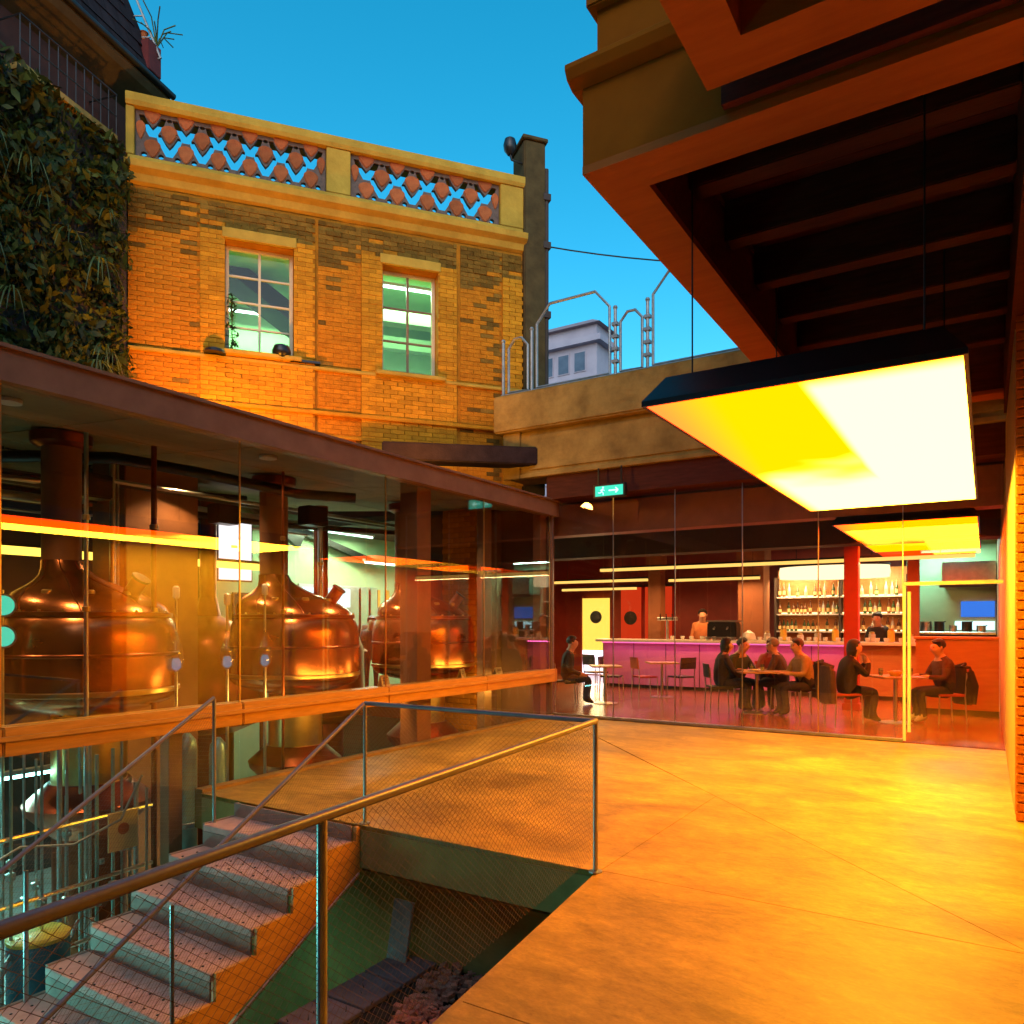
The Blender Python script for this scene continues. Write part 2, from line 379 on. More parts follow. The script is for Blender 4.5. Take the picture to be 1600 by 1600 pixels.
# broken-brick bed
m = MB()
for i in range(1500):
    x, y = rnd.uniform(-3.62,-1.85), rnd.uniform(3.2,4.70)
    if (x+3.62) < .12 + .5*(4.2-y)*(.6+.4*math.sin(y*9)): continue
    s_ = rnd.uniform(.02,.06)
    m.obox((x,y,-1.13+rnd.uniform(0,.05)), (s_*rnd.uniform(.8,1.8), s_, s_*.7), Matrix.Rotation(rnd.uniform(0,6),3,'Z') @ Matrix.Rotation(rnd.uniform(-.6,.6),3,'X'))
o = obj('rubble_bed', m, 'rubble'); o['kind'] = 'stuff'; tag(o, 'broken reddish brick rubble spread on the pit floor', 'rubble')
pv = thing('paving_strip', 'grey and mauve paving slabs along the foot of the pit wall', 'paving', (-3.5,4.3,-1.15))
k = 0
for ix in range(1):
    for iy in range(3):
        x0 = -4.08 + ix*.40; y0 = 3.45 + iy*.42
        obj('paving_slab', B(x0,x0+.40,y0,y0+.40,-1.145,-1.11+.004*((ix+iy) % 3)), 'paving_grey', pv, world=True, bevel=.006)
t = tag(obj('leaning_board', MB().obox((-3.98,4.60,-.88), (.20,.03,.46), Matrix.Rotation(R(-12),3,'X')), 'galvanised', bevel=.004), 'small pale board leaning against the green pit wall', 'board')

# ------------------------------------------------------------------ stairs
st = thing('staircase', 'concrete stair going down from the terrace to the lower floor', 'staircase', (-4.9,4.2,0))
XL, XR = -5.62, -4.20
tr = None
for k in range(0, 13):
    y = 4.272 - .316*k; z = -.12 - .18*k + .0
    # tread
    o = obj('tread', B(XL,XR,y-.316,y+.02,z-.055,z), 'tread_tile', st, world=True, bevel=.006)
    obj('riser', B(XL+.01,XR-.01,y+.001,y+.02-.004,z+.002,z+.18-.056 if k else -.002), 'stair_concrete', st, world=True)
    if 1 <= k <= 8:   # anti-slip studs set in the tread
        mm = MB()
        for i in range(9):
            for j in range(2): mm.lathe([(.010,0),(.010,.003),(.005,.006)], (XL+.12+i*.145, y-.27+j*.13, z+.0005), 6)
        q = obj('stud', mm, 'dark_steel', o, world=True); q['kind'] = 'stuff'
# side plates
for x0 in (XR+.002, XL-.032):
    pts = []
    for k in range(0, 13):
        y = 4.272 - .316*k; z = -.12 - .18*k
        pts += [(y+.02, z+.004), (y-.296, z+.004)]
    y_end = pts[-1][0]; pts = [(4.33,-.01),(4.292,-.01)] + pts + [(y_end, pts[-1][1]-.22), (4.33,-.40)]
    obj('stringer', MB().xprism(pts, x0, x0+.03), 'ledge_wood' if x0 > -5 else 'stair_concrete', st, world=True)
obj('base_rail', MB().tube([(XR+.07,4.28,-.36),(XR+.07,.6,-2.46+.02)], .012, 6), 'stainless', st, world=True)

# ------------------------------------------------------------------ railings with wire mesh
def wire(mb, A, Bp, zA0, zA1, zB0, zB1, pu=.045, ph=.036, r=.0009):
    A = Vector(A); Bp = Vector(Bp); L = (Bp-A).length; n = max(2, int(L/pu)); H = zA1-zA0; nh = H/ph
    def P(u, v):  # u 0..L, v 0..1
        t_ = u/L; p = A.lerp(Bp, t_); return Vector((p.x, p.y, (zA0*(1-t_)+zB0*t_)*(1-v) + (zA1*(1-t_)+zB1*t_)*v))
    run = nh*pu  # horizontal travel going bottom to top
    u = -run
    while u < L:
        for sgn in (1, -1):
            a, b = (u, 0.), (u+run, 1.)
            if sgn < 0: a, b = (u, 1.), (u+run, 0.)
            # clip to 0..L
            (u0, v0), (u1, v1) = a, b
            if u1 <= 0 or u0 >= L: continue
            if u0 < 0: v0 += (v1-v0)*(-u0)/(u1-u0); u0 = 0
            if u1 > L: v1 = v0+(v1-v0)*(L-u0)/(u1-u0); u1 = L
            if abs(u1-u0) > .01: mb.tube([P(u0,v0), P(u1,v1)], r, 3, cap=False)
        u += pu
def railing(label, pts, posts, r=.021, pr=.016, mesh=True, rail_mat='rail_steel', h=.96):
    """pts: top-rail points; posts: list of (x,y,ztop,zbase)"""
    t = thing('handrail', label, 'railing', (pts[0][0], pts[0][1], posts[0][3]))
    obj('top_rail', MB().tube(pts, r, 12), rail_mat, t, smooth=True, world=True)
    for x, y, z1, z0 in posts:
        p = obj('post', MB().tube([(x,y,z0),(x,y,z1-.01)], pr, 10), 'stainless_dull', t, smooth=True, world=True)
        obj('base_plate', MB().lathe([(.045,0),(.045,.008),(.02,.012)], (x,y,z0), 12), 'stainless_dull', p, world=True)
    if mesh:
        mm = MB()
        for a, b in zip(pts, pts[1:]): wire(mm, a[:2], b[:2], a[2]-h+.10, a[2]-.03, b[2]-h+.10, b[2]-.03)
        q = obj('wire_mesh', mm, 'painted_steel', t, world=True); q['kind'] = 'stuff'
    return t
e = lambda y: ex(y) - .02
railing('thick steel handrail along the terrace edge beside the pit', [(e(.3)+.0,.3,.99),(e(1.675),1.675,.985),(e(4.33),4.33,.965)],
        [(e(1.675),1.675,.985,0),(e(4.33),4.33,.965,0)], .019, .017)
railing('level steel handrail across the far edge of the pit', [(-4.17,4.39,.955),(e(4.33)-.002,4.36,.962)], [(-4.17,4.39,.955,0)], .017, .015)
def nz(y): return -.12 - .18*(4.272-y)/.316
railing('sloping handrail on the pit side of the stair', [(-4.165,4.37,.95),(-4.165,.3,nz(.3)+.90-.02)], [(-4.165,2.72,nz(2.72)+.90,nz(2.72)-.3),(-4.165,1.2,nz(1.2)+.9,nz(1.2)-.3)], .017, .013, h=.98)
railing('sloping handrail on the brewery side of the stair', [(-5.60,4.05,.95),(-5.60,.3,nz(.3)+.99)], [(-5.60,4.05,.95,-.3),(-5.60,2.56,nz(2.56)+.99,nz(2.56)-.1),(-5.60,1.1,nz(1.1)+.99,nz(1.1)-.1)], .017, .016, h=1.0)

# ================================================================== BREWERY HALL (left)
XG = -6.3
br = thing('brewery_hall', 'long glass fronted brewery hall with a brown steel roof edge', 'building', (XG,4,-2.4))
obj('fascia', MB().xprism([(-2,3.41),(11.3,3.41),(11.3,3.655),(-2,3.655)], XG-.10, XG+.09), 'painted_steel', br, world=True)
obj('fascia_cap', MB().box(XG-.12,XG+.12,-2,11.3,3.656,3.685), 'painted_steel', br, world=True)
obj('roof', MB().yprism([(XG-.12,3.56),(-13.5,4.12),(-13.5,4.30),(XG-.12,3.66)], -2, 11.1), 'roofing', br, world=True)
k = 0
for iy in range(9):
    y0 = -1.6 + iy*1.42
    for ix in range(4):
        x0 = XG-.14-ix*1.75; x1 = x0-1.72
        zz = lambda x: 3.545 + (XG-.14-x)*.078
        obj('ceiling_panel', MB().yprism([(x0,zz(x0)-.03),(x1,zz(x1)-.03),(x1,zz(x1)),(x0,zz(x0))], y0+.012, y0+1.408), 'ceiling_panel', br, world=True)
obj('back_wall', B(-13.3,-13.1,-2,15.5,-2.4,4.15), 'wall_dark', br, world=True)
obj('end_wall', B(-13.1,XG-.1,-2.2,-2.0,-2.4,4.1), 'wall_dark', br, world=True)
obj('party_wall', B(-9.6,XG-.12,11.16,11.36,-2.4,3.62), 'wall_brown', br, world=True)
obj('lower_wall', B(-8.9,-8.7,-2,4.0,-2.4,-.4) if False else B(-13.1,-12.9,-2,11,-2.4,-1.9), 'wall_dark', br, world=True)
obj('edge_beam', B(XG-.02,XG+.10,4.36,11.1,-.34,.03), 'concrete', br, world=True)
for y0 in (-1.6,.55,2.7,4.85,7.0,9.15):
    obj('ledge', MB().xprism([(y0,.58),(y0+2.142,.58),(y0+2.142,.80),(y0,.80)], XG-.16, XG+.06), 'ledge_wood', br, world=True, bevel=.01)
obj('ledge_lip', B(XG+.062,XG+.10,-1.6,11.1,.70,.735), 'ledge_wood', br, world=True)
gl = []
ys = [-1.6,.55,2.7,4.85,7.0,9.15,11.12]
for a, b in zip(ys, ys[1:]):
    obj('glass_pane', B(XG-.012,XG,a+.006,b-.006,.803,3.408), 'glass_brewery', br, world=True)
    obj('glass_pane', B(XG-.012,XG,a+.006,b-.006,-2.4 if b < 4.9 else .03,.578), 'glass_lower', br, world=True)
    obj('glass_joint', B(XG-.010,XG+.004,b-.006,b+.006,.80,3.41), 'brass', br, world=True)
for y0 in (4.19,):
    obj('post', B(XG-.20,XG-.06,y0-.07,y0+.07,-2.4,.58), 'painted_steel', br, world=True, bevel=.006)
obj('post', B(XG-.42,XG-.12,7.75,8.05,-.3,3.5), 'column_brown', br, world=True, bevel=.008)
obj('post', B(XG-.20,XG-.05,10.9,11.1,-.3,3.5), 'column_brown', br, world=True, bevel=.008)
obj('post', B(XG-.55,XG-.40,9.75,9.95,-.3,3.5), 'painted_steel', br, world=True, bevel=.008)
obj('pier', B(-10.5,-9.7,5.65,6.75,-2.4,3.85), 'column_brown', br, world=True, bevel=.01)
obj('pier', B(-8.3,-7.3,11.0,11.15,-2.4,3.6), 'wall_brown', br, world=True)
# brick pier inside at the far end
bp_ = obj('brick_pier', B(-8.28,-7.42,10.72,10.99,-.4,3.6), 'mortar', br, world=True)
bm_ = B(0,.235,-.02,0,0,.062).mesh('brick', bevel=.004); bm_.materials.append(M['brick'])
for r_ in range(42):
    for c_ in range(4):
        x = -8.28 + c_*.245 - (.12 if r_ % 2 else 0)
        if x < -8.3 or x+.235 > -7.4: continue
        o = link('brick', bm_, None, bp_); o.location = (x-XG, 10.718-4, -.3+r_*.092+2.4); o.scale = (1,1,1.25)
obj('lower_floor', B(-13.0,XG+.6,-2,11.0,-2.44,-2.40), 'lower_floor', br, world=True)
# green lit plaster wall at the back with a dark stair beam
gw = obj('green_wall', B(-12.98,-12.85,9.2,15.0,-2.4,4.1), 'wall_green', br, world=True)
obj('partition', B(-12.84,-9.7,15.0,15.15,-2.4,4.1), 'wall_green', br, world=True)
obj('diagonal_beam', MB().obox((-12.70,12.0,3.45), (.10,3.4,.14), Matrix.Rotation(R(-13),3,'X')), 'dark_steel', br, world=True)
obj('diagonal_beam', MB().obox((-12.62,10.6,3.75), (.12,1.6,.35), Matrix.Rotation(R(-30),3,'X')), 'dark_steel', br, world=True)
obj('doorway', B(-12.84,-12.80,9.7,10.1,.2,2.2), 'dark_steel', br, world=True)
for i in range(5): obj('shelf_upright', B(-12.8,-12.74,13.2+i*.34,13.28+i*.34,1.2,2.4), 'ledge_wood', br, world=True)
# labels on the ledge
for i, (y, w, h_, rr) in enumerate([(7.02,.14,.14,0),(8.66,.16,.13,.25),(9.6,.14,.10,-.2)]):
    t = thing('tent_card', ['square tan card standing on the ledge before the middle kettle','tilted tan card on the ledge right of the brown post','small tan card on the ledge near the brick pier'][i], 'card', (XG-.05,y,.80), rr, 'cards standing on the brewery ledge')
    for s_ in (-1,1): obj('leaf', MB().obox((s_*.022,0,h_/2), (.004,w,h_+.004), Matrix.Rotation(-s_*.3,3,'Y')), 'card', t)
    mm = MB()
    for q in range(3): mm.obox((.022+.003,0,h_*(.75-.22*q)), (.003,w*.6,.006), Matrix.Rotation(-.3,3,'Y'))
    obj('lines', mm, 'ink', t)

# ------------------------------------------------------------------ copper kettles
def kettle(loc, label, hatch=25):
    t = thing('copper_kettle', label, 'kettle', loc, 0, 'copper brewing kettles')
    z0 = 2.4  # local z of the terrace level
    body = [(.32,.60),(.6,.66),(.82,.74),(.875,.80),(.889,.86),(.889,1.32),(.882,1.44),(.865,1.54),(.835,1.62),(.80,1.66)]
    obj('body', MB().lathe([(r,z+z0) for r,z in body], n=64), 'copper', t, smooth=True)
    obj('rim_band', MB().lathe([(.80,1.655+z0),(.83,1.66+z0),(.83,1.70+z0),(.80,1.705+z0)], n=64), 'copper_dark', t, smooth=True)
    dome = [(.79,1.706),(.775,1.765),(.72,1.84),(.61,1.92),(.47,1.985),(.36,2.045),(.275,2.11),(.225,2.18),(.20,2.27)]
    ox, oy = -.26, -.165   # the stack leans off centre, the dome follows it
    dm = MB(); dm.lathe([(r,z+z0) for r,z in dome], n=64); sh = lambda z: min(1., max(0., (z-z0-1.72)/.50))
    dm.v = [(x+ox*sh(z), y+oy*sh(z), z) for x, y, z in dm.v]
    d = obj('dome', dm, 'copper', t, smooth=True)
    for q in range(8):
        aa = 2*PI*q/8+.2; obj('seam', MB().tube([(math.cos(aa)*(r+.001)+ox*sh(z+z0), math.sin(aa)*(r+.001)+oy*sh(z+z0), z+z0) for r, z in dome], .006, 5), 'copper_dark', d, smooth=True)
    for zb in (1.24,): obj('hoop', MB().lathe([(.889,zb+z0),(.897,zb+.008+z0),(.897,zb+.028+z0),(.889,zb+.036+z0)], n=64), 'copper_dark', t, smooth=True)
    for q in range(10):
        aa = -1.9+q*.28; obj('bolt', MB().lathe([(.015,0),(.015,.02),(.008,.025)], (math.cos(aa)*.812, math.sin(aa)*.812, 1.702+z0), 8), 'brass', t)
    obj('stack', MB().lathe([(.195,2.272+z0),(.195,3.62+z0)], (ox,oy,0), n=32), 'column_brown', t, smooth=True)
    obj('flange', MB().lathe([(.23,3.50+z0),(.30,3.54+z0),(.31,3.64+z0)], (ox,oy,0), n=32), 'copper_dark', t, smooth=True)
    a = R(hatch); hx, hy = .52*math.cos(a), .52*math.sin(a); d_ = Vector((math.cos(a)*.75, math.sin(a)*.75, 1)).normalized()
    p = Vector((hx,hy,1.90+z0))
    h = obj('hatch', MB().tube([p, p+d_*.20], .085, 20), 'copper_dark', t, smooth=True)
    obj('lid', MB().tube([p+d_*.20, p+d_*.225], .10, 20), 'black_paint', h, smooth=True)
    obj('bottom_band', MB().lathe([(.89,.84+z0),(.905,.85+z0),(.905,.89+z0),(.89,.90+z0)], n=64), 'brass', t, smooth=True)
    obj('pedestal', MB().lathe([(.37,-.12+z0),(.37,.60+z0)], n=32), 'brass', t, smooth=True)
    obj('skirt', MB().lathe([(.36,0),(.36,1.7),(.62,z0-.42),(.64,z0-.34),(.40,-.12+z0)], n=40), 'copper_dark', t, smooth=True)
    for q in range(3):
        aa = R(-60+q*38); obj('sight_port', MB().lathe([(.05,0),(.05,.03),(.035,.045)], (math.cos(aa)*.60-.06,math.sin(aa)*.60-.04,1.89+z0), 16), 'brass', t, smooth=True)
    return t
kettle((-8.3,4.44,-2.4), 'largest copper kettle at the stair end of the brewery', 20)
kettle((-8.3,7.33,-2.4), 'middle copper kettle between the brown pier and brown post', 25)
kettle((-8.3,10.2,-2.4), 'copper kettle half hidden behind the brown post', 30)
def vessel(loc, s_, label):
    t = thing('copper_tun', label, 'tank', loc, 0, 'smaller copper vessels behind the kettles')
    obj('body', MB().lathe([(.45,2.2),(.8,2.35),(.85,2.5),(.85,3.5),(.75,3.75),(.5,3.95),(.2,4.1),(.14,4.4)], n=40, sx=s_, sy=s_), 'copper_dark', t, smooth=True)
    obj('stack', MB().lathe([(.13,4.4),(.13,6.1)], n=20), 'copper_dark', t, smooth=True)
    obj('pedestal', MB().lathe([(.4,0),(.4,2.2)], n=24), 'copper_dark', t, smooth=True)
vessel((-10.8,7.7,-2.4), 1., 'dark copper vessel behind and left of the middle kettle')
vessel((-10.2,9.6,-2.4), .9, 'dark copper vessel between middle and far kettles')
vessel((-10.9,3.4,-2.4), 1., 'dark copper vessel behind the largest kettle')

# sight-glass lanterns
for i, (y, zt, x) in enumerate([(4.98,1.98,-7.55),(5.6,1.92,-7.5),(6.1,2.05,-7.45)]):
    t = thing('sight_glass', ['blue lit glass bulb on a thin pipe nearest the brown pier','blue lit glass bulb below the white poster','blue lit glass bulb with white cap against the middle kettle'][i], 'sight glass', (x,y,-2.4), 0, 'glass sampling bulbs on pipes')
    obj('pipe', MB().tube([(0,0,0),(0,0,3.45)], .018, 10), 'stainless', t, smooth=True)
    obj('bulb', MB().lathe([(.02,3.45),(.07,3.50),(.085,3.60),(.07,3.70),(.03,3.80),(.018,3.9)], n=20), 'glass_vessel', t, smooth=True)
    obj('glow', MB().lathe([(.02,3.47),(.05,3.50),(.05,3.56),(.03,3.60)], n=12), 'blue_led', t, smooth=True)
    obj('neck', MB().tube([(0,0,3.9),(0,0,zt+2.28)], .014, 10), 'stainless', t, smooth=True)
    obj('cap', MB().lathe([(.03,zt+2.28),(.038,zt+2.30),(.038,zt+2.40),(.02,zt+2.42)], n=16), 'white_china', t, smooth=True)
# lower-level pipework and stainless tanks
for i, (x, y, r_, h_) in enumerate([(-9.9,1.9,.30,3.1),(-9.2,2.7,.16,3.2),(-7.9,5.35,.11,2.7),(-7.6,5.55,.10,2.65),(-10.6,.9,.5,3.0)]):
    t = thing('steel_tank', ['tall steel tank behind the stair glass','slim steel cylinder beside the tall tank','slim steel cylinder under the middle kettle','steel cylinder paired with its twin under the middle kettle','widest steel tank at the left of the lower floor'][i], 'tank', (x,y,-2.4), 0, 'stainless vessels on the lower brewery floor')
    obj('shell', MB().lathe([(r_*.3,.25),(r_,.5),(r_,h_-.2),(r_*.9,h_-.08),(r_*.3,h_)], n=32), 'pipe_teal', t, smooth=True)
    for q in range(3):
        a = 2*PI*q/3; obj('leg', MB().tube([(r_*.8*math.cos(a),r_*.8*math.sin(a),0),(r_*.8*math.cos(a),r_*.8*math.sin(a),.6)], .02, 8), 'stainless', t)
    obj('band', MB().lathe([(r_+.001,1.6),(r_+.012,1.61),(r_+.012,1.66),(r_+.001,1.67)], n=32), 'stainless', t)
t = thing('pipe_rack', 'rack of thin upright steel pipes and valves below the ledge', 'pipework', (-7.2,3.4,-2.4))
for i in range(30):
    y = 2.2 + i*.085 + rnd.uniform(-.03,.03); x = -7.25 - .3*(i % 3) - rnd.uniform(0,.15); z1 = rnd.choice([2.9,3.0,2.7,2.3]); r_ = rnd.choice([.012,.018,.025,.014])
    p = obj('pipe', MB().tube([(x,y,-2.4),(x,y,-2.4+z1)], r_, 8), rnd.choice(['stainless','pipe_teal','galvanised']), t, smooth=True, world=True)
    zc = -2.4 + rnd.uniform(.9,1.9)
    obj('valve', MB().lathe([(.02,0),(.042,.01),(.042,.07),(.02,.08)], (x,y,zc), 10).tube([(x,y,zc+.04),(x+.12,y-.03,zc+.06)], .008, 6), 'stainless', p, world=True)
for z in (-1.5,-.95,-.35):
    obj('header_pipe', MB().tube([(-7.32,2.1,z),(-7.32,3.6,z+.03),(-7.4,4.6,z+.03)], .022, 8), 'stainless', t, smooth=True, world=True)
for i in range(4):
    yy = 2.6+i*.45; obj('elbow_pipe', MB().tube([(-7.1,yy,-2.38),(-7.1,yy,-1.35-.1*i),(-7.15,yy+.06,-1.25-.1*i),(-7.3,yy+.2,-1.22-.1*i),(-7.7,yy+.5,-1.2-.1*i)], .02, 8), 'stainless_dull', t, smooth=True, world=True)
t = thing('blue_drum', 'blue drum with a round yellow lid by the lower stair glass', 'drum', (-7.25,3.42,-2.4))
obj('barrel', MB().lathe([(.24,0),(.25,.02),(.25,.4),(.26,.42),(.26,.45),(.25,.47),(.25,1.12),(.24,1.14)], n=32), 'drum_blue', t, smooth=True)
obj('lid', MB().lathe([(.255,1.141),(.255,1.17),(.23,1.19),(.01,1.195)], n=32), 'yellow_plastic', t, smooth=True)
t = thing('notice_board', 'small pale notice on the rail below the ledge post', 'notice', (-6.9,4.0,-.55))
obj('plate', B(-.01,.01,-.14,.14,0,.36), 'card', t); obj('emblem', MB().tube([(.011,0,.20),(.014,0,.20)], .055, 16), 'terracotta', t)
t = thing('steel_bench', 'low steel bench with trays on the lower floor', 'bench', (-7.6,2.6,-2.4))
obj('worktop', B(-.35,.35,-.8,.5,.80,.84), 'stainless', t, bevel=.004)
for sx in (-1,1):
    for sy in (-.75,.45): obj('leg', MB().tube([(sx*.3,sy,0),(sx*.3,sy,.8)], .02, 8), 'stainless', t)
for i in range(3): obj('tray', B(-.25,.25,-.7+i*.36,-.40+i*.36,.845,.90), 'stainless_dull', t, bevel=.004)
# black ducts and conduits under the brewery ceiling
t = thing('ceiling_duct', 'black curved duct hung under the brewery ceiling', 'duct', (-8.2,5,3.3))
obj('duct', MB().tube([(-9.6,3.6,3.40),(-9.2,4.3,3.50),(-8.6,4.9,3.52),(-8.2,5.8,3.44),(-7.9,7.0,3.34),(-7.4,7.6,3.32)], .07, 12), 'black_paint', t, smooth=True, world=True)
obj('conduit', MB().tube([(-10.5,4.3,3.3),(-10.2,8.5,3.25),(-9.5,10.9,3.3)], .05, 10), 'black_paint', t, smooth=True, world=True)
obj('conduit', MB().tube([(-11.2,2.0,3.45),(-9.2,7.2,3.42)], .035, 10), 'black_paint', t, smooth=True, world=True)
for i, (x, y) in enumerate([(-9.3,5.0),(-9.0,8.3),(-10.0,7.4)]):
    obj('junction_box', B(x-.14,x+.14,y-.2,y+.2,3.12,3.42), 'black_paint', t, world=True, bevel=.02)
for i, (x, y, zt) in enumerate([(-7.45,3.95,3.46),(-7.6,4.75,3.5),(-9.7,7.9,3.6),(-9.2,5.2,3.6),(-9.35,5.35,3.6),(-7.3,6.25,3.45),(-9.9,9.3,3.6),(-9.0,3.0,3.6)]):
    rr = (.022,.03,.05,.035,.02,.018,.045,.05)[i]; m_ = ('stainless','copper_dark','copper_dark','stainless','stainless_dull','copper_dark','stainless','copper_dark')[i]
    t = thing('riser_pipe', ['thin steel pipe rising past the front of the largest kettle','copper pipe rising right of the largest kettle stack','copper pipe rising left of the middle kettle','steel pipe standing by the brown pier','thin dull pipe beside the steel pipe by the pier','thin copper pipe between the sampling bulbs','steel pipe rising behind the middle kettle','copper pipe at the far left behind the largest kettle'][i], 'pipe', (x,y,-2.4), 0, 'pipes rising to the brewery ceiling')
    obj('pipe', MB().tube([(0,0,0),(0,0,zt+2.4)], rr, 10), m_, t, smooth=True)
    for zc in (3.0,4.1,5.0): obj('coupling', MB().lathe([(rr+.001,0),(rr+.014,.006),(rr+.014,.05),(rr+.001,.056)], (0,0,zc), 12), 'brass', t, smooth=True)
t = thing('ceiling_pipes', 'bundle of steel pipes and fans hung under the brewery ceiling', 'pipework', (-9.6,5,3.3))
for i in range(7):
    x = -9.0-.42*i; zc = 3.18+.05*(i % 3); obj('pipe', MB().tube([(x,-1.0,zc),(x,4.2+.3*i,zc),(x-.3,5.0+.3*i,zc+.2),(x-.35,10.8,zc+.22)], (.03,.05,.022,.06)[i % 4], 10), ('stainless','black_paint','copper_dark')[i % 3], t, smooth=True, world=True)
for i, (x, y) in enumerate([(-10.0,5.0),(-10.6,5.4),(-10.9,2.9)]):
    f_ = obj('fan', MB().tube([(x,y,3.05),(x+.16,y-.10,3.05)], .20, 24), 'black_paint', t, smooth=True, world=True)
    obj('fan_ring', MB().tube([(x+.165,y-.103,3.05),(x+.185,y-.116,3.05)], .17, 24), 'stainless_dull', f_, smooth=True, world=True)
t = thing('hose', 'slack pale hose looped along the stair side of the brewery', 'hose', (-7.0,3.9,-.4))
obj('hose', MB().tube([(-6.75,4.1,.15),(-6.85,3.95,-.25),(-7.0,3.6,-.42),(-7.1,3.2,-.36),(-7.15,2.8,-.55),(-7.1,2.4,-.9)], .012, 8), 'galvanised', t, smooth=True, world=True)
# brewery downlights
for i, (x, y, p) in enumerate([(-7.15,5.9,150),(-7.3,3.2,140),(-7.1,8.7,150),(-9.2,6.3,140),(-9.4,8.8,140),(-9.2,2.6,140)]):
    zc = 3.50 + (XG-.14-x)*.078
    t = thing('downlight', ['round downlight over the middle kettle','round downlight over the largest kettle','round downlight over the far kettle','round downlight behind the middle kettle','round downlight behind the far kettle','round downlight deep behind the largest kettle'][i], 'downlight', (x,y,zc-.03), 0, 'downlights in the brewery ceiling')
    obj('ring', MB().lathe([(.07,.0),(.10,.0),(.10,.03),(.07,.03)], n=24), 'white_paint', t, smooth=True)
    obj('lens', MB().lathe([(.068,.008),(.068,.02)], n=24), 'warm_disc', t)
    spot_light('beam', t, (0,0,-.02), (0,0,-3), p, (1,.60,.25), 120, .6)
# tube lamps deep in the brewery, cool white
def tube_lamp(label, a, b, mat, power, col, group, r_=.02, facing=(0,0,-1)):
    a, b = Vector(a), Vector(b); c = (a+b)/2; L = (b-a).length
    t = thing('tube_lamp', label, 'tube lamp', tuple(c), 0, group)
    d = (b-a).normalized(); rot = d.to_track_quat('X','Z').to_matrix()
    obj('housing', MB().obox((0,0,r_+.03), (L+.06,.09,.05), rot), 'white_paint', t)
    obj('tube', MB().tube([a-c, b-c], r_, 10), mat, t, smooth=True)
    if power:
        ld = bpy.data.lights.new('tube_light','AREA'); ld.shape = 'RECTANGLE'; ld.size = L; ld.size_y = .06; ld.energy = power; ld.color = col
        lo = bpy.data.objects.new('tube_light', ld); C.objects.link(lo); lo.parent = t; f = Vector(facing).normalized(); lo.location = f*.05
        z_ = -f; x_ = d; y_ = z_.cross(x_); lo.rotation_euler = Matrix((x_, y_, z_)).transposed().to_euler()
    return t
tube_lamp('cool tube lamp high on the green back wall', (-12.3,10.4,3.6), (-12.3,13.2,3.6), 'cool_tube', 110, (.75,1,.62), 'cool tube lamps')
tube_lamp('cool tube lamp at the rear of the brewery kitchen', (-11.4,12.0,2.9), (-11.4,14.4,2.9), 'cool_tube', 130, (.7,1,.85), 'cool tube lamps')
tube_lamp('teal tube lamp under the ledge at the lower stair glass', (-6.75,-.6,-1.0), (-6.75,2.2,-1.0), 'teal_tube', 72, (.2,1,.95), 'teal tube lamps', facing=(1,.5,.1))
tube_lamp('teal tube lamp over the lower floor behind the tanks', (-9.0,2.0,-.1), (-9.0,4.6,-.1), 'teal_tube', 150, (.35,1,.92), 'teal tube lamps')
# amber strips built in place of light-box reflections in the glass
for i, (x, y0, y1, z, lab) in enumerate([(-11.0,2.2,6.05,2.56,'amber strip lamp ending at the brown pier'),(-11.0,7.5,9.2,2.58,'amber strip lamp between the pier and the middle kettle')]):
    t = thing('strip_lamp', lab, 'strip lamp', (x,(y0+y1)/2,z), 0, 'amber strip lamps in the brewery')
    h2 = (y1-y0)/2
    obj('housing', B(-.06,.06,-h2,h2,.055,.10), 'dark_steel', t); obj('diffuser', B(-.04,.05,-h2+.01,h2-.01,-.055,.054), 'amber_strip', t)
    for s_ in (-.8,.8): obj('hanger', MB().tube([(0,h2*s_,.1),(0,h2*s_,1.25)], .005, 6), 'dark_steel', t)
# white lit poster
t = thing('lit_poster', 'bright white lit poster between pier and middle kettle', 'poster', (-11.3,8.6,2.9))
rot = Matrix.Rotation(R(-12),3,'Z')
obj('case', MB().obox((-.03,0,0), (.06,.66,1.16), rot), 'dark_steel', t); obj('face', MB().obox((.008,0,0), (.01,.60,1.10), rot), 'white_screen', t)
mm = MB()
for q in range(4): mm.obox((.018,rnd.uniform(-.12,.12),-.4+q*.22), (.004,rnd.uniform(.08,.2),.05), rot)
obj('print', mm, 'white_far', t)
for i, (y0, y1, lab) in enumerate([(6.0,8.4,'warm lamp strip under the ledge facing the middle kettle foot'),(9.2,10.9,'warm lamp strip under the ledge facing the far kettle foot')]):
    tube_lamp(lab, (XG-.26,y0,.66), (XG-.26,y1,.66), 'amber_strip', 26, (1,.55,.10), 'warm lamps under the ledge', .015, (-1,0,-.35))
# brewery rear kitchen: bright hatch
t = thing('kitchen_hatch', 'bright cool lit hatch behind the middle kettle', 'hatch', (-12.8,12.6,1.2))
obj('frame', B(0,.06,-1.25,1.25,.0,1.25), 'stainless', t); obj('light_panel', B(.062,.075,-1.15,.3,.75,1.18), 'kitchen_glow', t)
for i in range(5): obj('utensil', MB().lathe([(.05,0),(.09,.05),(.09,.22),(.03,.25)], (.2,-1.0+i*.42,.1), 12), 'stainless', t, smooth=True)
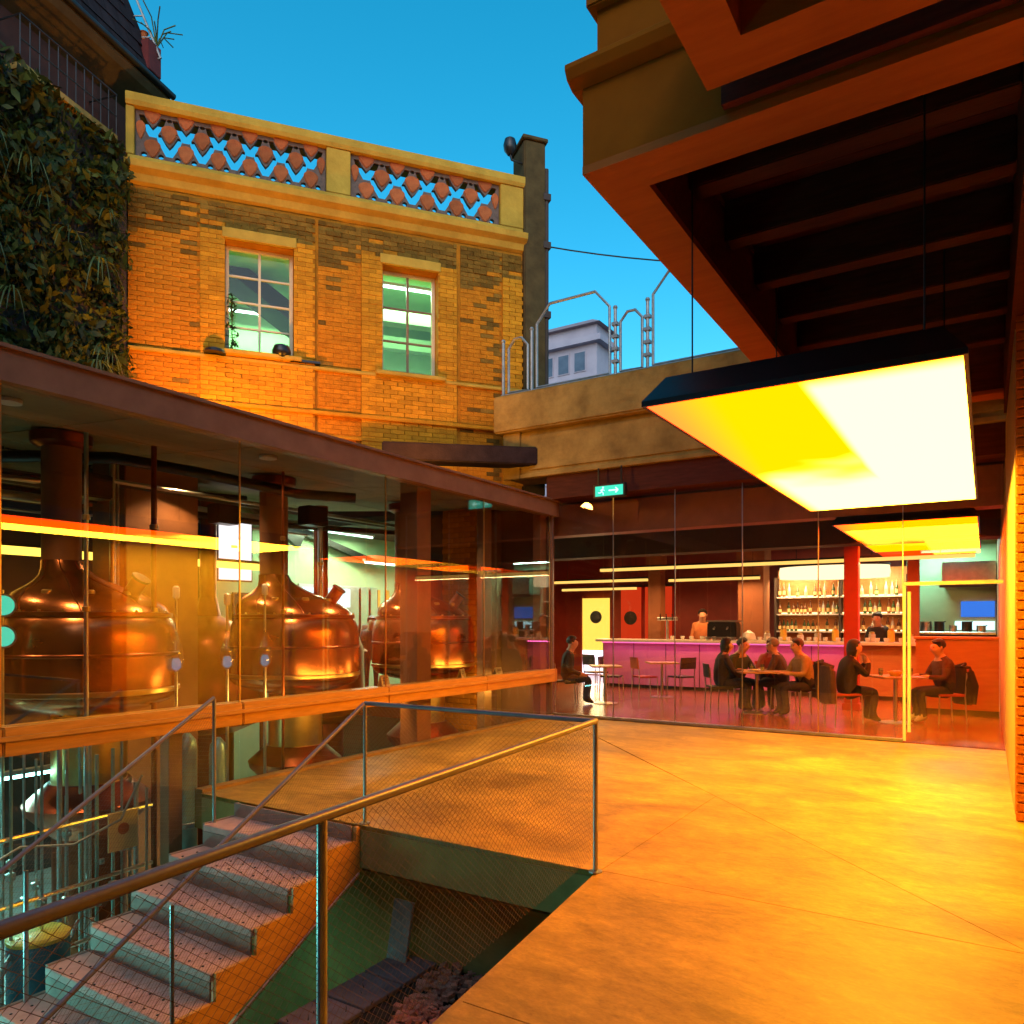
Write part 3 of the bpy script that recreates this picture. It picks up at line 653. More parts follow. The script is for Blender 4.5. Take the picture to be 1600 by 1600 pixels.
# valve wheel lamps at the far left (green lit ports)
for i, z in enumerate((1.76,1.46)):
    t = thing('indicator_lamp', ['upper round green lamp at the picture edge of the brewery','lower round green lamp at the picture edge of the brewery'][i], 'indicator lamp', (-8.0,3.45,z), -.35, 'green indicator lamps')
    if i: obj('stand', MB().tube([(-.03,0,-3.85),(-.03,0,.45)], .016, 8), 'stainless', t, smooth=True)
    obj('bezel', MB().tube([(0,0,0),(.03,.0,0)], .115, 20), 'stainless', t, smooth=True); obj('lens', MB().tube([(.03,0,0),(.045,0,0)], .095, 20), 'exit_green', t, smooth=True)

# ================================================================== BRICK BUILDING
FA = math.atan2(.792,.61)
bb = thing('brick_building', 'orange lit old brick building with tile balustrade above the brewery', 'building', (-11.34,6.65,3.95), FA)
Z = lambda z: z - 3.95
WIN = [(1.42,2.50,6.02,7.84),(3.98,4.98,5.96,7.84)]
wl = MB()
def wbox(s0, s1, z0, z1): wl.box(s0,s1,0,.36,Z(z0),Z(z1))
wbox(0,WIN[0][0],3.95,8.46); wbox(WIN[0][1],WIN[1][0],3.95,8.46); wbox(WIN[1][1],6.6,3.95,8.46)
for a, b, z0, z1 in WIN: wbox(a,b,3.95,z0); wbox(a,b,z1,8.46)
obj('wall', wl, 'mortar', bb)
obj('side_wall', B(6.3,6.6,.362,6,Z(3.95),Z(8.46)), 'wall_brown', bb); obj('rear_wall', B(0,6.6,6.0,6.2,Z(3.95),Z(8.46)), 'wall_brown', bb)
obj('roof', B(.05,6.55,.37,6.2,Z(8.47),Z(8.70)), 'roofing', bb)
# room behind
rm = obj('room', MB().add([(.3,.40,Z(5.0)),(6.2,.40,Z(5.0)),(6.2,3.6,Z(5.0)),(.3,3.6,Z(5.0)),(.3,.40,Z(8.2)),(6.2,.40,Z(8.2)),(6.2,3.6,Z(8.2)),(.3,3.6,Z(8.2))],
     [(0,1,2,3),(4,7,6,5),(2,6,7,3),(1,5,6,2),(0,3,7,4)]), 'wall_green', bb)
obj('stair_slab', MB().obox((2.4,2.2,Z(7.62)), (2.6,.9,.30), Matrix.Rotation(R(34),3,'Y')), 'wall_dark', bb)
obj('ceiling_beam', B(3.2,6.1,1.2,1.45,Z(7.35),Z(7.6)), 'wall_green', bb); obj('ceiling_beam', B(3.2,6.1,2.3,2.5,Z(7.25),Z(7.5)), 'wall_green', bb)
obj('cupboard', B(4.4,5.2,2.6,3.1,Z(5.2),Z(6.7)), 'wall_dark', bb); obj('desk', B(3.9,5.4,.9,1.4,Z(6.05),Z(6.10)), 'wall_dark', bb)
# pilaster zones and bricks
PIL = [(1.05,1.42,.045),(2.50,2.84,.045),(3.62,3.98,.045),(4.98,5.32,.045),(5.36,5.40,-.02),(2.86,2.90,-.02)]
bl, bh, bd = .241, .0705, .09
for a_, b_ in ((1.052,1.418),(2.502,2.838),(3.622,3.978),(4.982,5.318)): obj('pilaster', B(a_,b_,-.042,-.001,Z(3.98),Z(7.94)), 'mortar', bb)
bmA = B(0,bl,0,bd,0,bh).mesh('brick', bevel=.005); bmA.materials.append(M['brick'])
bmW = B(0,bl,0,bd,0,bh).mesh('brick', bevel=.005); bmW.materials.append(M['brick_weathered'])
bmB = B(0,bl,0,bd,0,bh).mesh('brick', bevel=.005); bmB.materials.append(M['brick_pale'])
cells = []
rows = int((8.44-3.97)/.0765)
for r_ in range(rows):
    z = 3.975 + r_*.0765
    segs = [(.005,1.045,0),(1.05,2.84,1),(2.90,3.615,0),(3.62,5.32,1),(5.40,6.19,0),(6.2,6.595,1)]
    for a, b, pl in segs:
        x = a - (bl*.5 if r_ % 2 else 0)
        while x < b - .02:
            x0, x1 = max(x, a), min(x+bl, b); x += bl+.011
            for wa, wb, z0, z1 in WIN:
                if z+bh > z0-.02 and z < z1+.02:
                    if x0 < wa and x1 > wa: x1 = wa
                    if x0 >= wa and x1 <= wb: x1 = x0
                    if x0 < wb and x1 > wb: x0 = wb
            if x1-x0 < .04: continue
            pale = pl and z < 7.95 and z > 4.0
            # corbelled, weathered courses under the cornice
            out = .012 + (.04 if pale else 0) + rnd.uniform(-.003,.005) + (.02*rnd.random() if z > 7.9 else 0)
            cells.append((x0, x1, z, out, pale))
order = sorted(range(len(cells)), key=lambda i: cells[i][0]*.34 + abs(cells[i][2]-5.6)*.12)
single = set(order[:300])
rest = {'brick_pale': MB(), 'brick': MB(), 'brick_weathered': MB()}
wr = random.Random(3)
kindof = lambda z, pale, x: 'brick_pale' if pale else ('brick_weathered' if wr.random() < max((z-7.35-.25*math.sin(x*2.1))/.75, (x-5.6)/.9, .06) else 'brick')
for i, (x0, x1, z, out, pale) in enumerate(cells):
    if i in single:
        o = link('brick', {'brick_pale':bmB,'brick':bmA,'brick_weathered':bmW}[kindof(z, pale, x0)], None, bb); o.location = (x0,-out,Z(z)); o.scale = ((x1-x0)/bl,1,1); o.rotation_euler = (0,0,rnd.uniform(-.01,.01))
    else:
        rest[kindof(z, pale, x0)].box(x0,x1,-out,.02,Z(z),Z(z+bh))
for p_, mb in rest.items():
    o = obj('brickwork', mb, p_, bb); o['kind'] = 'stuff'
obj('string_course', B(.0,6.6,-.07,.0,Z(5.86),Z(5.92)), 'plaster_ochre', bb, bevel=.01)
obj('string_course', B(.0,6.6,-.10,.0,Z(5.10),Z(5.17)), 'brick_pale', bb, bevel=.01)
obj('string_course', B(.0,6.6,-.07,.0,Z(4.72),Z(4.78)), 'brick_pale', bb, bevel=.01)
# cornice and balustrade
obj('cornice', MB().xprism([(.0,Z(8.47)),(-.06,Z(8.50)),(-.10,Z(8.60)),(-.20,Z(8.66)),(-.22,Z(8.76)),(-.05,Z(8.80)),(.37,Z(8.80)),(.37,Z(8.47))], -.03, 6.64), 'plaster_ochre', bb, bevel=.004)
obj('plinth', B(0,6.6,-.06,.30,Z(8.801),Z(8.90)), 'plaster_ochre', bb, bevel=.008)
obj('coping', MB().xprism([(-.09,Z(9.66)),(-.12,Z(9.72)),(-.12,Z(9.84)),(-.02,Z(9.90)),(.28,Z(9.90)),(.36,Z(9.82)),(.36,Z(9.66))], -.02, 6.62), 'plaster_ochre', bb, bevel=.004)
for a, b in ((-.02,.10),(3.03,3.43),(6.15,6.60)): obj('pillar', B(a,b,-.07,.31,Z(8.901),Z(9.659)), 'plaster_ochre', bb, bevel=.01)
# openwork terracotta screen: rims in one piece round the openings, a loose tile in the notch of each opening
from mathutils.geometry import delaunay_2d_cdt
fan = [(-.125,.04),(-.115,.10),(-.05,.14),(0,.15),(.05,.14),(.115,.10),(.125,.04),(.10,-.04),(.045,-.13),(0,-.175),(-.045,-.13),(-.10,-.04)]
tme = MB().yprism(fan, -.035, .05).mesh('lattice_tile', bevel=.012); tme.materials.append(M['terracotta'])
for a, b in ((.11,3.02),(3.44,6.14)):
    n_ = round((b-a)/.50); w_ = (b-a)/n_; zb, zt = 8.902, 9.658; f_ = w_/.5
    loops = [[(a,zb),(b,zb),(b,zt),(a,zt)]]; holes = []
    vsh = [(-.205,-.04),(-.125,-.03),(-.055,-.15),(0,-.215),(.055,-.15),(.125,-.03),(.205,-.04),(.165,-.16),(.05,-.36),(-.05,-.36),(-.165,-.16)]
    for row, zc in enumerate((9.625,9.355,9.085)):
        xs_ = [a + w_*(i+.5) - (w_*.5 if row % 2 else 0) for i in range(n_ + (row % 2))]
        for x in xs_:
            edge = x-a < .2*f_ or b-x < .2*f_
            if row < 2 and not edge: holes.append([(x+px*f_, zc+pz) for px, pz in vsh])
            if row > 0 and not edge: holes.append([(x+.042*math.cos(q*PI/4), zc+.215+.03*math.sin(q*PI/4)) for q in range(8)])
            zc2 = zc if row else zc-.02
            if not edge or row != 1:
                o = link('lattice_tile', tme, None, bb); o.location = (min(max(x,a+.13*f_),b-.13*f_),.02,Z(zc2)); o.scale = (f_,1,.92 if row else .8)
            elif edge:
                o = link('lattice_tile', tme, None, bb); o.location = (a+.075 if x-a < .2 else b-.075,.02,Z(zc2)); o.scale = (.55,1,.92)
    for i in range(n_*2):
        x = a + w_*.5*(i+.5)
        holes.append([(x+.045*math.cos(q*PI/4), 8.975+.04*math.sin(q*PI/4)) for q in range(8)])
    pts = []; faces_ = []
    for lp in loops+holes:
        if sum(p[0]*lp[(q+1) % len(lp)][1]-lp[(q+1) % len(lp)][0]*p[1] for q, p in enumerate(lp)) < 0: lp = lp[::-1]
        faces_.append(list(range(len(pts), len(pts)+len(lp)))); pts += [Vector(p) for p in lp]
    ov, oe, of, _, _, orig = delaunay_2d_cdt(pts, [], faces_, 0, 1e-5, True)
    bmm = bmesh.new(); vv = [bmm.verts.new((v.x,.005,Z(v.y))) for v in ov]
    for q, fc in enumerate(of):
        if all(k == 0 for k in orig[q]) and len(fc) >= 3:
            try: bmm.faces.new([vv[k] for k in fc])
            except ValueError: pass
    bmesh.ops.delete(bmm, geom=[v for v in bmm.verts if not v.link_faces], context='VERTS')
    ex_ = bmesh.ops.extrude_face_region(bmm, geom=bmm.faces[:]); bmesh.ops.translate(bmm, verts=[v for v in ex_['geom'] if isinstance(v, bmesh.types.BMVert)], vec=(0,.07,0))
    bmesh.ops.recalc_face_normals(bmm, faces=bmm.faces[:])
    me = bpy.data.meshes.new('lattice_rims'); bmm.to_mesh(me); bmm.free(); link('lattice_rims', me, 'tile_edge', bb)
# corner pier with pipe brackets
obj('corner_pier', B(6.601,7.02,-.12,.5,Z(3.95),Z(10.55)), 'pier_render', bb, bevel=.02)
obj('pier_cap', B(6.56,7.06,-.16,.54,Z(10.551),Z(10.62)), 'pier_render', bb, bevel=.01)
obj('drainpipe', MB().tube([(7.06,-.06,Z(4.2)),(7.06,-.06,Z(10.1))], .045, 10), 'wall_dark', bb, smooth=True)
for z in (8.6,9.5,7.3): obj('pipe_bracket', B(6.98,7.13,-.13,.02,Z(z),Z(z+.12)), 'wall_dark', bb)
# windows
for i, (a, b, z0, z1) in enumerate(WIN):
    y0 = .20; f = MB(); t_ = .06
    f.box(a,a+t_,y0,y0+.07,Z(z0),Z(z1)); f.box(b-t_,b,y0,y0+.07,Z(z0),Z(z1)); f.box(a+t_,b-t_,y0,y0+.07,Z(z0),Z(z0)+t_); f.box(a+t_,b-t_,y0,y0+.07,Z(z1)-t_,Z(z1))
    w = obj('window', f, 'window_frame', bb, bevel=.006)
    cx = (a+b)/2; mat_ = 'window_frame' if i == 0 else 'painted_steel'
    nrow = 4 if i == 0 else 3
    obj('mullion', B(cx-.02,cx+.02,y0+.01,y0+.06,Z(z0)+t_,Z(z1)-t_), mat_, w)
    hh = (z1-z0-2*t_)/nrow
    for r_ in range(1, nrow):
        zz = Z(z0)+t_+r_*hh
        for p0, p1 in ((a+t_,cx-.02),(cx+.02,b-t_)): obj('glazing_bar', B(p0,p1,y0+.015,y0+.055,zz-.014,zz+.014), mat_, w)
    for r_ in range(nrow):
        for p0, p1 in ((a+t_,cx-.02),(cx+.02,b-t_)):
            zz = Z(z0)+t_+r_*hh; obj('pane', B(p0,p1,y0+.03,y0+.038,zz+.014,zz+hh-.014), 'glass_plain', w)
    obj('sill', B(a-.12,b+.12,-.16,.19,Z(z0)-.075,Z(z0)-.003), 'plaster_ochre', w, bevel=.01)
    obj('lintel', B(a-.04,b+.04,-.075,-.001,Z(z1)+.004,Z(z1)+.17), 'plaster_ochre', w, bevel=.008)
tube_lamp_room = []
def fac(s, y, z):   # facade coordinates to world
    return (-11.34 + s*math.cos(FA) - y*math.sin(FA), 6.65 + s*math.sin(FA) + y*math.cos(FA), z)
tube_lamp('bright tube lamp inside the right upper window', fac(3.4,1.0,7.92), fac(5.8,1.0,7.92), 'cool_tube', 80, (.5,1,.55), 'tube lamps in the upper rooms')
tube_lamp('tube lamp hidden above the left upper window', fac(1.2,3.1,7.9), fac(2.8,3.1,7.9), 'cool_tube', 48, (.45,1,.5), 'tube lamps in the upper rooms')
tube_lamp('lower tube lamp inside the right upper window', fac(3.5,3.3,7.05), fac(5.6,3.3,7.05), 'cool_tube', 20, (.72,1,.85), 'tube lamps in the upper rooms')
# things on the window ledge
t = thing('ledge_lamp', 'black round floodlight on the left window sill', 'floodlight', fac(2.30,-.06,5.945), FA)
obj('head', MB().lathe([(.02,0),(.10,.03),(.15,.11),(.15,.16),(.12,.24),(.02,.28)], n=20), 'black_paint', t, smooth=True); obj('bracket', B(.14,.62,-.06,.06,.0,.035), 'black_paint', t)
t = thing('ledge_lamp', 'small black lamp left of the left window sill', 'floodlight', fac(1.27,-.12,5.92), FA)
obj('head', MB().lathe([(.17,0),(.15,.05),(.05,.09)], n=20), 'black_paint', t, smooth=True); obj('bracket', B(-.05,.05,-.02,.1,0,.02), 'black_paint', t)
t = thing('potted_plant', 'dark plant on the left window sill inside the reveal', 'plant', fac(1.53,.06,5.945), FA)
obj('pot', MB().lathe([(.05,0),(.07,.12)], n=14), 'black_paint', t, smooth=True)
mm = MB()
for i in range(90):
    h_ = rnd.uniform(.12,1.05); a = rnd.uniform(0,6.28); r_ = rnd.uniform(.0,.10)
    c_ = Vector((r_*math.cos(a),r_*math.sin(a)*.6,h_)); d_ = Vector((rnd.uniform(-1,1),rnd.uniform(-1,1),rnd.uniform(-.4,.8))).normalized()*.05; e_ = d_.orthogonal().normalized()*.022
    mm.add([c_-d_, c_+e_, c_+d_, c_-e_], [(0,1,2,3)])
mm.tube([(0,0,.1),(0,0,1.0)], .008, 5); obj('foliage', mm, 'leaf', t)
# uplights on the brewery roof that light the brickwork
for i, (s_, y_, p_, tz, lab) in enumerate([(1.3,-1.75,620,6.9,'orange uplight on the brewery roof under the left window'),(4.2,-1.9,300,6.9,'orange uplight on the brewery roof under the right window')]):
    x, y, z = fac(s_,y_,3.83); zr = 3.66 + (XG-.12-x)*.0886 + .02
    t = thing('uplight', lab, 'floodlight', (x,y,zr), FA, 'uplights on the brewery roof')
    obj('base', B(-.10,.10,-.06,.06,0,.03), 'black_paint', t); obj('head', MB().obox((0,.02,.09), (.22,.14,.10), Matrix.Rotation(R(-40),3,'X')), 'black_paint', t, bevel=.01)
    obj('lens', MB().obox((0,.055,.135), (.18,.10,.006), Matrix.Rotation(R(-40),3,'X')), 'warm_disc', t)
    spot_light('beam', t, (0,.09,.19), (0,1.9,tz-zr), p_*(.66 if i == 0 else .46), (1,.36,.018), 150, .9, .12)
t = thing('uplight', 'orange uplight on the brewery roof facing the concrete bridge', 'floodlight', (-6.95,8.6,3.76), 0, 'uplights on the brewery roof')  # added lamp that warms the bridge concrete
obj('base', B(-.10,.10,-.06,.06,-.04,.0), 'black_paint', t); obj('head', MB().obox((0,.02,.06), (.22,.14,.10), Matrix.Rotation(R(-40),3,'X')), 'black_paint', t, bevel=.01)
spot_light('beam', t, (.05,.09,.16), (1.2,2.4,1.0), 85, (1,.45,.05), 140, .9, .12)
# floodlight on the corner
t = thing('corner_floodlight', 'black globe floodlight on a bracket at the roof corner', 'floodlight', fac(6.60,.0,10.15), FA)
obj('arm', MB().tube([(0,0,0),(-.22,-.02,.02),(-.25,-.02,.12)], .022, 8), 'black_paint', t, smooth=True); obj('head', MB().lathe([(.05,.10),(.11,.18),(.125,.28),(.10,.38),(.03,.43)], (-.25,-.02,0), 16), 'black_paint', t, smooth=True)
# plain dark box put on roof beside concrete slab
t = tag(obj('gutter_box', MB().obox(fac(5.15,-.85,4.42), (2.6,.4,.30), Matrix.Rotation(FA-.18,3,'Z')), 'slate', bevel=.02), 'dark steel gutter box between brickwork and concrete bridge', 'gutter')

# ================================================================== GREEN WALL + UPPER HOUSE (far left)
GA = math.atan2(.963,-.27)
gw = thing('plant_wall', 'tall wall covered in hanging plants left of the brickwork', 'green wall', (-11.34,6.65,3.9), GA)
obj('wall', B(-7,-.02,.0,.4,0,4.95), 'wall_dark', gw); obj('corner_post', B(-.018,.10,.05,.4,0,4.9), 'wall_dark', gw)
def leaves(n, xr, zr, yr, size, fn=None):
    P = np.empty((n*4,3)); rg = np.random.default_rng(5)
    for i in range(n):
        while True:
            x, z = rg.uniform(*xr), rg.uniform(*zr)
            dens = .5+.5*math.sin(x*3.1+math.sin(z*2.3)*1.7)*math.sin(z*2.7+x*1.3)
            if rg.random() < .25+.75*dens: break
        y = -rg.uniform(*yr)*(.4+.9*dens)
        c = np.array((x,y,z)); a = rg.normal(size=3); a[2] -= .9; a /= np.linalg.norm(a)
        b = rg.normal(size=3); b -= a*b.dot(a); b /= np.linalg.norm(b); s_ = size*rg.uniform(.5,1.5)
        P[i*4:i*4+4] = [c-a*s_, c+b*s_*.42, c+a*s_, c-b*s_*.42]
    mb = MB(); mb.v = [tuple(p) for p in P]; mb.f = [(i*4,i*4+1,i*4+2,i*4+3) for i in range(n)]; return mb
fo = leaves(17000,(-4.6,-.16),(-.1,5.0),(.02,.25),.045); f2 = leaves(5000,(-4.6,-.34),(-.1,4.9),(.12,.38),.085); fo.add(f2.v, f2.f)
o = obj('foliage', fo, 'leaf', gw); o['kind'] = 'stuff'
# trailing fronds that read singly
fern_sets = []
for v in range(4):
    mm = MB()
    for k in range(13):
        a = rnd.uniform(-1.4,1.4); L = rnd.uniform(.25,.6); dr = rnd.uniform(.5,1.1); w = .018
        pts = [Vector((math.sin(a)*L*t_, -math.cos(a)*L*t_*.55, L*.55*t_ - dr*L*1.5*t_*t_)) for t_ in (0,.2,.4,.6,.8,1)]
        s_ = Vector((math.cos(a),math.sin(a),0))
        for i in range(5):
            w0, w1 = w*(1-i/5.5), w*(1-(i+1)/5.5)
            mm.add([pts[i]-s_*w0, pts[i]+s_*w0, pts[i+1]+s_*w1, pts[i+1]-s_*w1], [(0,1,2,3)])
    me = mm.mesh('fern'); me.materials.append(M['fern']); fern_sets.append(me)
for k in range(26):
    s_ = rnd.uniform(-3.4,-.5); z = rnd.uniform(5.0,8.6); y = -.25
    o = link('fern', fern_sets[k % 4], None); ca, sa = math.cos(GA), math.sin(GA)
    o.location = (-11.34+s_*ca-y*sa, 6.65+s_*sa+y*ca, z); o.rotation_euler = (0,0,GA+rnd.uniform(-.3,.3)); sc_ = rnd.uniform(.8,1.3); o.scale = (sc_,)*3
    tag(o, 'arching fern tuft growing out of the plant covered wall', 'fern', 'fern tufts on the plant wall')
hs = thing('mansard_house', 'dark house with pinkish walls and steep slate roof above the plant wall', 'house', (-11.34,6.65,8.8), GA)
Zh = lambda z: z-8.8
obj('wall', B(-9,.55,.46,3.5,Zh(8.0),Zh(10.25)), 'render_pink', hs)
obj('eave', MB().xprism([(.46,Zh(10.0)),(.02,Zh(10.22)),(-.06,Zh(10.30)),(-.06,Zh(10.40)),(.5,Zh(10.42)),(.5,Zh(10.0))], -9, .86), 'moulding', hs, bevel=.01)
obj('gutter', MB().tube([(-9,-.10,Zh(10.38)),(.88,-.10,Zh(10.38))], .055, 10), 'dark_steel', hs, smooth=True)
rv = [(-9,.02,Zh(10.43)),(.84,.02,Zh(10.43)),(.84,3.4,Zh(10.43)),(-9,3.4,Zh(10.43)),(-9,.75,Zh(13)),(.05,.75,Zh(13)),(.05,2.7,Zh(13)),(-9,2.7,Zh(13))]
obj('roof', MB().add(rv, [(0,1,5,4),(1,2,6,5),(2,3,7,6),(3,0,4,7),(4,5,6,7),(3,2,1,0)]), 'slate', hs)
for r_ in range(9):
    mm = MB(); z0, z1 = 10.45+r_*.27, 10.45+(r_+1)*.27+.04
    for q in range(24):
        x0 = -5.2+q*.26-(.13 if r_ % 2 else 0); yy = lambda z: .02+(z-10.43)*.284-.012
        if x0+.25 > .82-(z1-10.43)*.31: continue
        mm.add([(x0,yy(z0)-.02,Zh(z0)),(x0+.25,yy(z0)-.02,Zh(z0)),(x0+.25,yy(z1),Zh(z1)),(x0,yy(z1),Zh(z1)),(x0,yy(z0),Zh(z0)),(x0+.25,yy(z0),Zh(z0))], [(0,1,2,3),(4,5,1,0)])
    if mm.v: q_ = obj('slate_course', mm, 'slate', hs); q_['kind'] = 'stuff'
c_ = obj('chimney', B(.46,.74,.02,.4,Zh(10.6),Zh(11.1)), 'chimney_red', hs, bevel=.01); obj('chimney_pot', MB().lathe([(.06,Zh(11.1)),(.05,Zh(11.3)),(.07,Zh(11.32))], (.6,.24,0), 12), 'terracotta', c_, smooth=True)
for i, x in enumerate((-2.2,-3.6)):
    w = obj('window', B(x-.28,x+.28,.40,.459,Zh(9.25),Zh(10.0)), 'moulding', hs); obj('pane', B(x-.22,x+.22,.385,.399,Zh(9.3),Zh(9.95)), 'far_window', w)
    obj('shutter', B(x-.44,x-.29,.41,.455,Zh(9.25),Zh(10.0)), 'wall_dark', w)
bl_ = obj('balcony', B(-1.9,-.3,-.10,.455,Zh(8.92),Zh(9.0)), 'concrete', hs)
obj('rail', MB().tube([(-1.9,.44,Zh(9.62)),(-1.9,-.08,Zh(9.62)),(-.3,-.08,Zh(9.62)),(-.3,.44,Zh(9.62))], .016, 6).tube([(-1.9,-.08,Zh(9.3)),(-.3,-.08,Zh(9.3))], .012, 6), 'dark_steel', bl_)
mm = MB()
for q in range(12): mm.tube([(-1.9+q*.145,-.08,Zh(9.0)),(-1.9+q*.145,-.08,Zh(9.62))], .008, 5)
obj('balusters', mm, 'dark_steel', bl_)
t = thing('roof_ladder', 'steel ladder lying against the slate roof edge', 'ladder', (-11.34,6.65,8.8), GA)
for d_ in (0,.22): obj('stile', MB().tube([(.86-.18-d_*.3,-.02+d_,Zh(10.9)),(.30-.18-d_*.3,.70+d_,Zh(13.1))], .02, 6), 'galvanised', t)
for q in range(8):
    f_ = q/7.; obj('rung', MB().tube([(.68-.56*f_,-.02+.72*f_,Zh(10.9+2.2*f_)),(.614-.56*f_,.20+.72*f_,Zh(10.9+2.2*f_))], .012, 6), 'galvanised', t)
t = thing('roof_shrub', 'wispy weed growing on the chimney top', 'plant', (-11.34,6.65,8.8), GA)
mm = MB()
for q in range(14):
    a = rnd.uniform(0,6.28); L = rnd.uniform(.2,.5); b0 = Vector((.68,.06,Zh(11.1))); mm.tube([b0, b0+Vector((math.cos(a)*L*.4,math.sin(a)*L*.4,L*.7)), b0+Vector((math.cos(a)*L,math.sin(a)*L,L*.75))], .010, 4)
obj('stems', mm, 'fern', t)

# ================================================================== CONCRETE BRIDGE + FENCE
cb = thing('concrete_bridge', 'stained concrete bridge slab and beam over the cafe front', 'bridge', (-2,10.9,4))
obj('beam', B(-7.05,4,10.98,11.6,4.07,4.87), 'concrete', cb, world=True, bevel=.03)
obj('pilaster', B(-7.12,-6.78,10.93,10.98,4.07,4.868), 'concrete', cb, world=True, bevel=.01)
obj('panel', B(-6.6,3.9,10.955,10.979,4.20,4.78), 'concrete', cb, world=True, bevel=.008)
obj('lower_lip', B(-6.78,4,10.94,10.98,4.07,4.14), 'concrete', cb, world=True, bevel=.008)
obj('slab', B(-7.26,4,10.82,14.2,4.872,5.52), 'concrete', cb, world=True, bevel=.03)
obj('head_beam', B(-6.3,4,11.02,11.55,3.68,4.068), 'beam_wood', cb, world=True)
fe = thing('terrace_fence', 'galvanised tube fence of tall and short arched frames on the bridge', 'fence', (-5,11,5.52))
def arch(x0, x1, z1, ch, y=11.0, r=.024):
    z0 = 5.60; obj('fence_frame', MB().tube([(x0,y,z0),(x0,y,z1-ch),(x0+ch*.85,y,z1),(x1-ch*.85,y,z1),(x1,y,z1-ch),(x1,y,z0),(x0+.02,y,z0)], r, 8), 'galvanised', fe, smooth=True, world=True)
def fpost(x, z1=6.55): obj('post', MB().tube([(x,11.0,5.52),(x,11.0,z1)], .028, 8).ball((x,11.0,z1+.02), .04, 8), 'galvanised', fe, smooth=True, world=True)
arch(-7.05,-6.66,6.52,.15); fpost(-7.16,6.5); fpost(-6.58,6.6)
arch(-6.48,-5.12,6.98,.30); fpost(-5.02,6.62); arch(-4.93,-4.56,6.53,.14); fpost(-4.47,6.62); arch(-4.38,-2.9,7.0,.30); fpost(-2.8,6.62)
arch(-2.7,-2.3,6.53,.14); arch(-2.1,-.6,7.0,.30)
for x in (-5.02,-4.47):
    for z in (5.75,5.95,6.15,6.35): obj('clamp', B(x-.05,x+.05,10.96,11.04,z,z+.05), 'galvanised', fe, world=True)
obj('base_rail', MB().tube([(-7.2,11.0,5.57),(0,11.0,5.57)], .022, 8), 'galvanised', fe, smooth=True, world=True)
tag(obj('overhead_cable', MB().tube([(-7.1+i*.5, 12.3+.17*i, 8.74-.155*i+.0065*i*i) for i in range(15)], .014, 5), 'black_paint'), 'thin black cable slung from the brick corner across the sky', 'cable')
# far pale building
fb = thing('pale_building', 'pale distant apartment block beyond the bridge fence', 'building', (-33,60,-2))
X0, X1, Y0, Y1 = -44, -28.2, 58, 61
obj('wall', B(X0,X1,Y0,Y1,-2,27.2), 'white_far', fb, world=True); obj('cornice', B(X0-.6,X1+.6,Y0-.6,Y1,25.6,26.1), 'white_far', fb, world=True)
obj('roof', MB().add([(X0-.5,Y0-.5,27.2),(X1+.5,Y0-.5,27.2),(X1+.5,Y1,27.2),(X0-.5,Y1,27.2),(X0+1,Y0+1.2,28.2),(X1-1,Y0+1.2,28.2),(X1-1,Y1-1.2,28.2),(X0+1,Y1-1.2,28.2)], [(0,1,5,4),(1,2,6,5),(2,3,7,6),(3,0,4,7),(4,5,6,7),(3,2,1,0)]), 'far_roof', fb, world=True)
for r_ in range(4):
    for c2 in range(9):
        x = X0+.9+c2*1.6; z = 23.4-r_*3.0
        w = obj('window', B(x-.08,x+1.08,Y0-.08,Y0-.01,z-.08,z+1.7), 'white_far', fb, world=True); obj('pane', B(x,x+1.0,Y0-.10,Y0-.081,z,z+1.6), 'far_window', w, world=True)
    obj('string_course', B(X0-.1,X1+.1,Y0-.15,Y0-.005,22.7-r_*3.0,22.9-r_*3.0), 'white_far', fb, world=True)

# ================================================================== CANOPY BUILDING (upper right)
cbld = thing('canopy_building', 'olive building overhanging the terrace on a deep timber soffit', 'building', (1,7.2,0))
ZS = 4.30
fr = MB()
fr.box(-2.06,-1.76,4.04,10.8,ZS,ZS+.05); fr.box(-1.76,3,4.04,4.36,ZS,ZS+.05); fr.box(-1.76,3,10.5,10.8,ZS,ZS+.05)
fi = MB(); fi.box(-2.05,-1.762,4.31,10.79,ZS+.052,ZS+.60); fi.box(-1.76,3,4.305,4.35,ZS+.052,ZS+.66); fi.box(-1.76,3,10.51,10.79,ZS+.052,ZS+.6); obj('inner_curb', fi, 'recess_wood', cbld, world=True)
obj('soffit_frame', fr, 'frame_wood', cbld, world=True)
for i in range(30):
    y0 = 4.37 + i*.204
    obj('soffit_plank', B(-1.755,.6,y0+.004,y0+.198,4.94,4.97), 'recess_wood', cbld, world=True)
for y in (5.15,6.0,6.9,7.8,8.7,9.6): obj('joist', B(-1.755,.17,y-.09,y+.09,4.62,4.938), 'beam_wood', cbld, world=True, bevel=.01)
obj('wall_beam', B(.172,.40,4.37,10.5,4.05,4.938), 'beam_wood', cbld, world=True)
up = MB().box(-2.06,4,4.045,4.30,ZS+.052,ZS+.52); obj('frieze', up, 'plaster_olive', cbld, world=True)
obj('cornice', MB().xprism([(4.04,ZS+.521),(3.97,ZS+.55),(3.94,ZS+.60),(3.94,ZS+.63),(4.10,ZS+.66),(4.3,ZS+.66),(4.3,ZS+.521)], -2.13, 4), 'plaster_olive', cbld, world=True, bevel=.004)
obj('upper_wall', B(-1.99,4,4.10,10.8,ZS+.662,6.25-.02+.0) if False else B(-1.99,4,4.10,10.8,ZS+.672,5.30), 'plaster_olive', cbld, world=True)
obj('cornice', B(-2.04,4,4.04,10.8,5.301,5.38), 'plaster_olive', cbld, world=True, bevel=.01)
obj('top_wall', B(-1.90,4,4.2,10.8,5.381,7.5), 'plaster_olive', cbld, world=True)
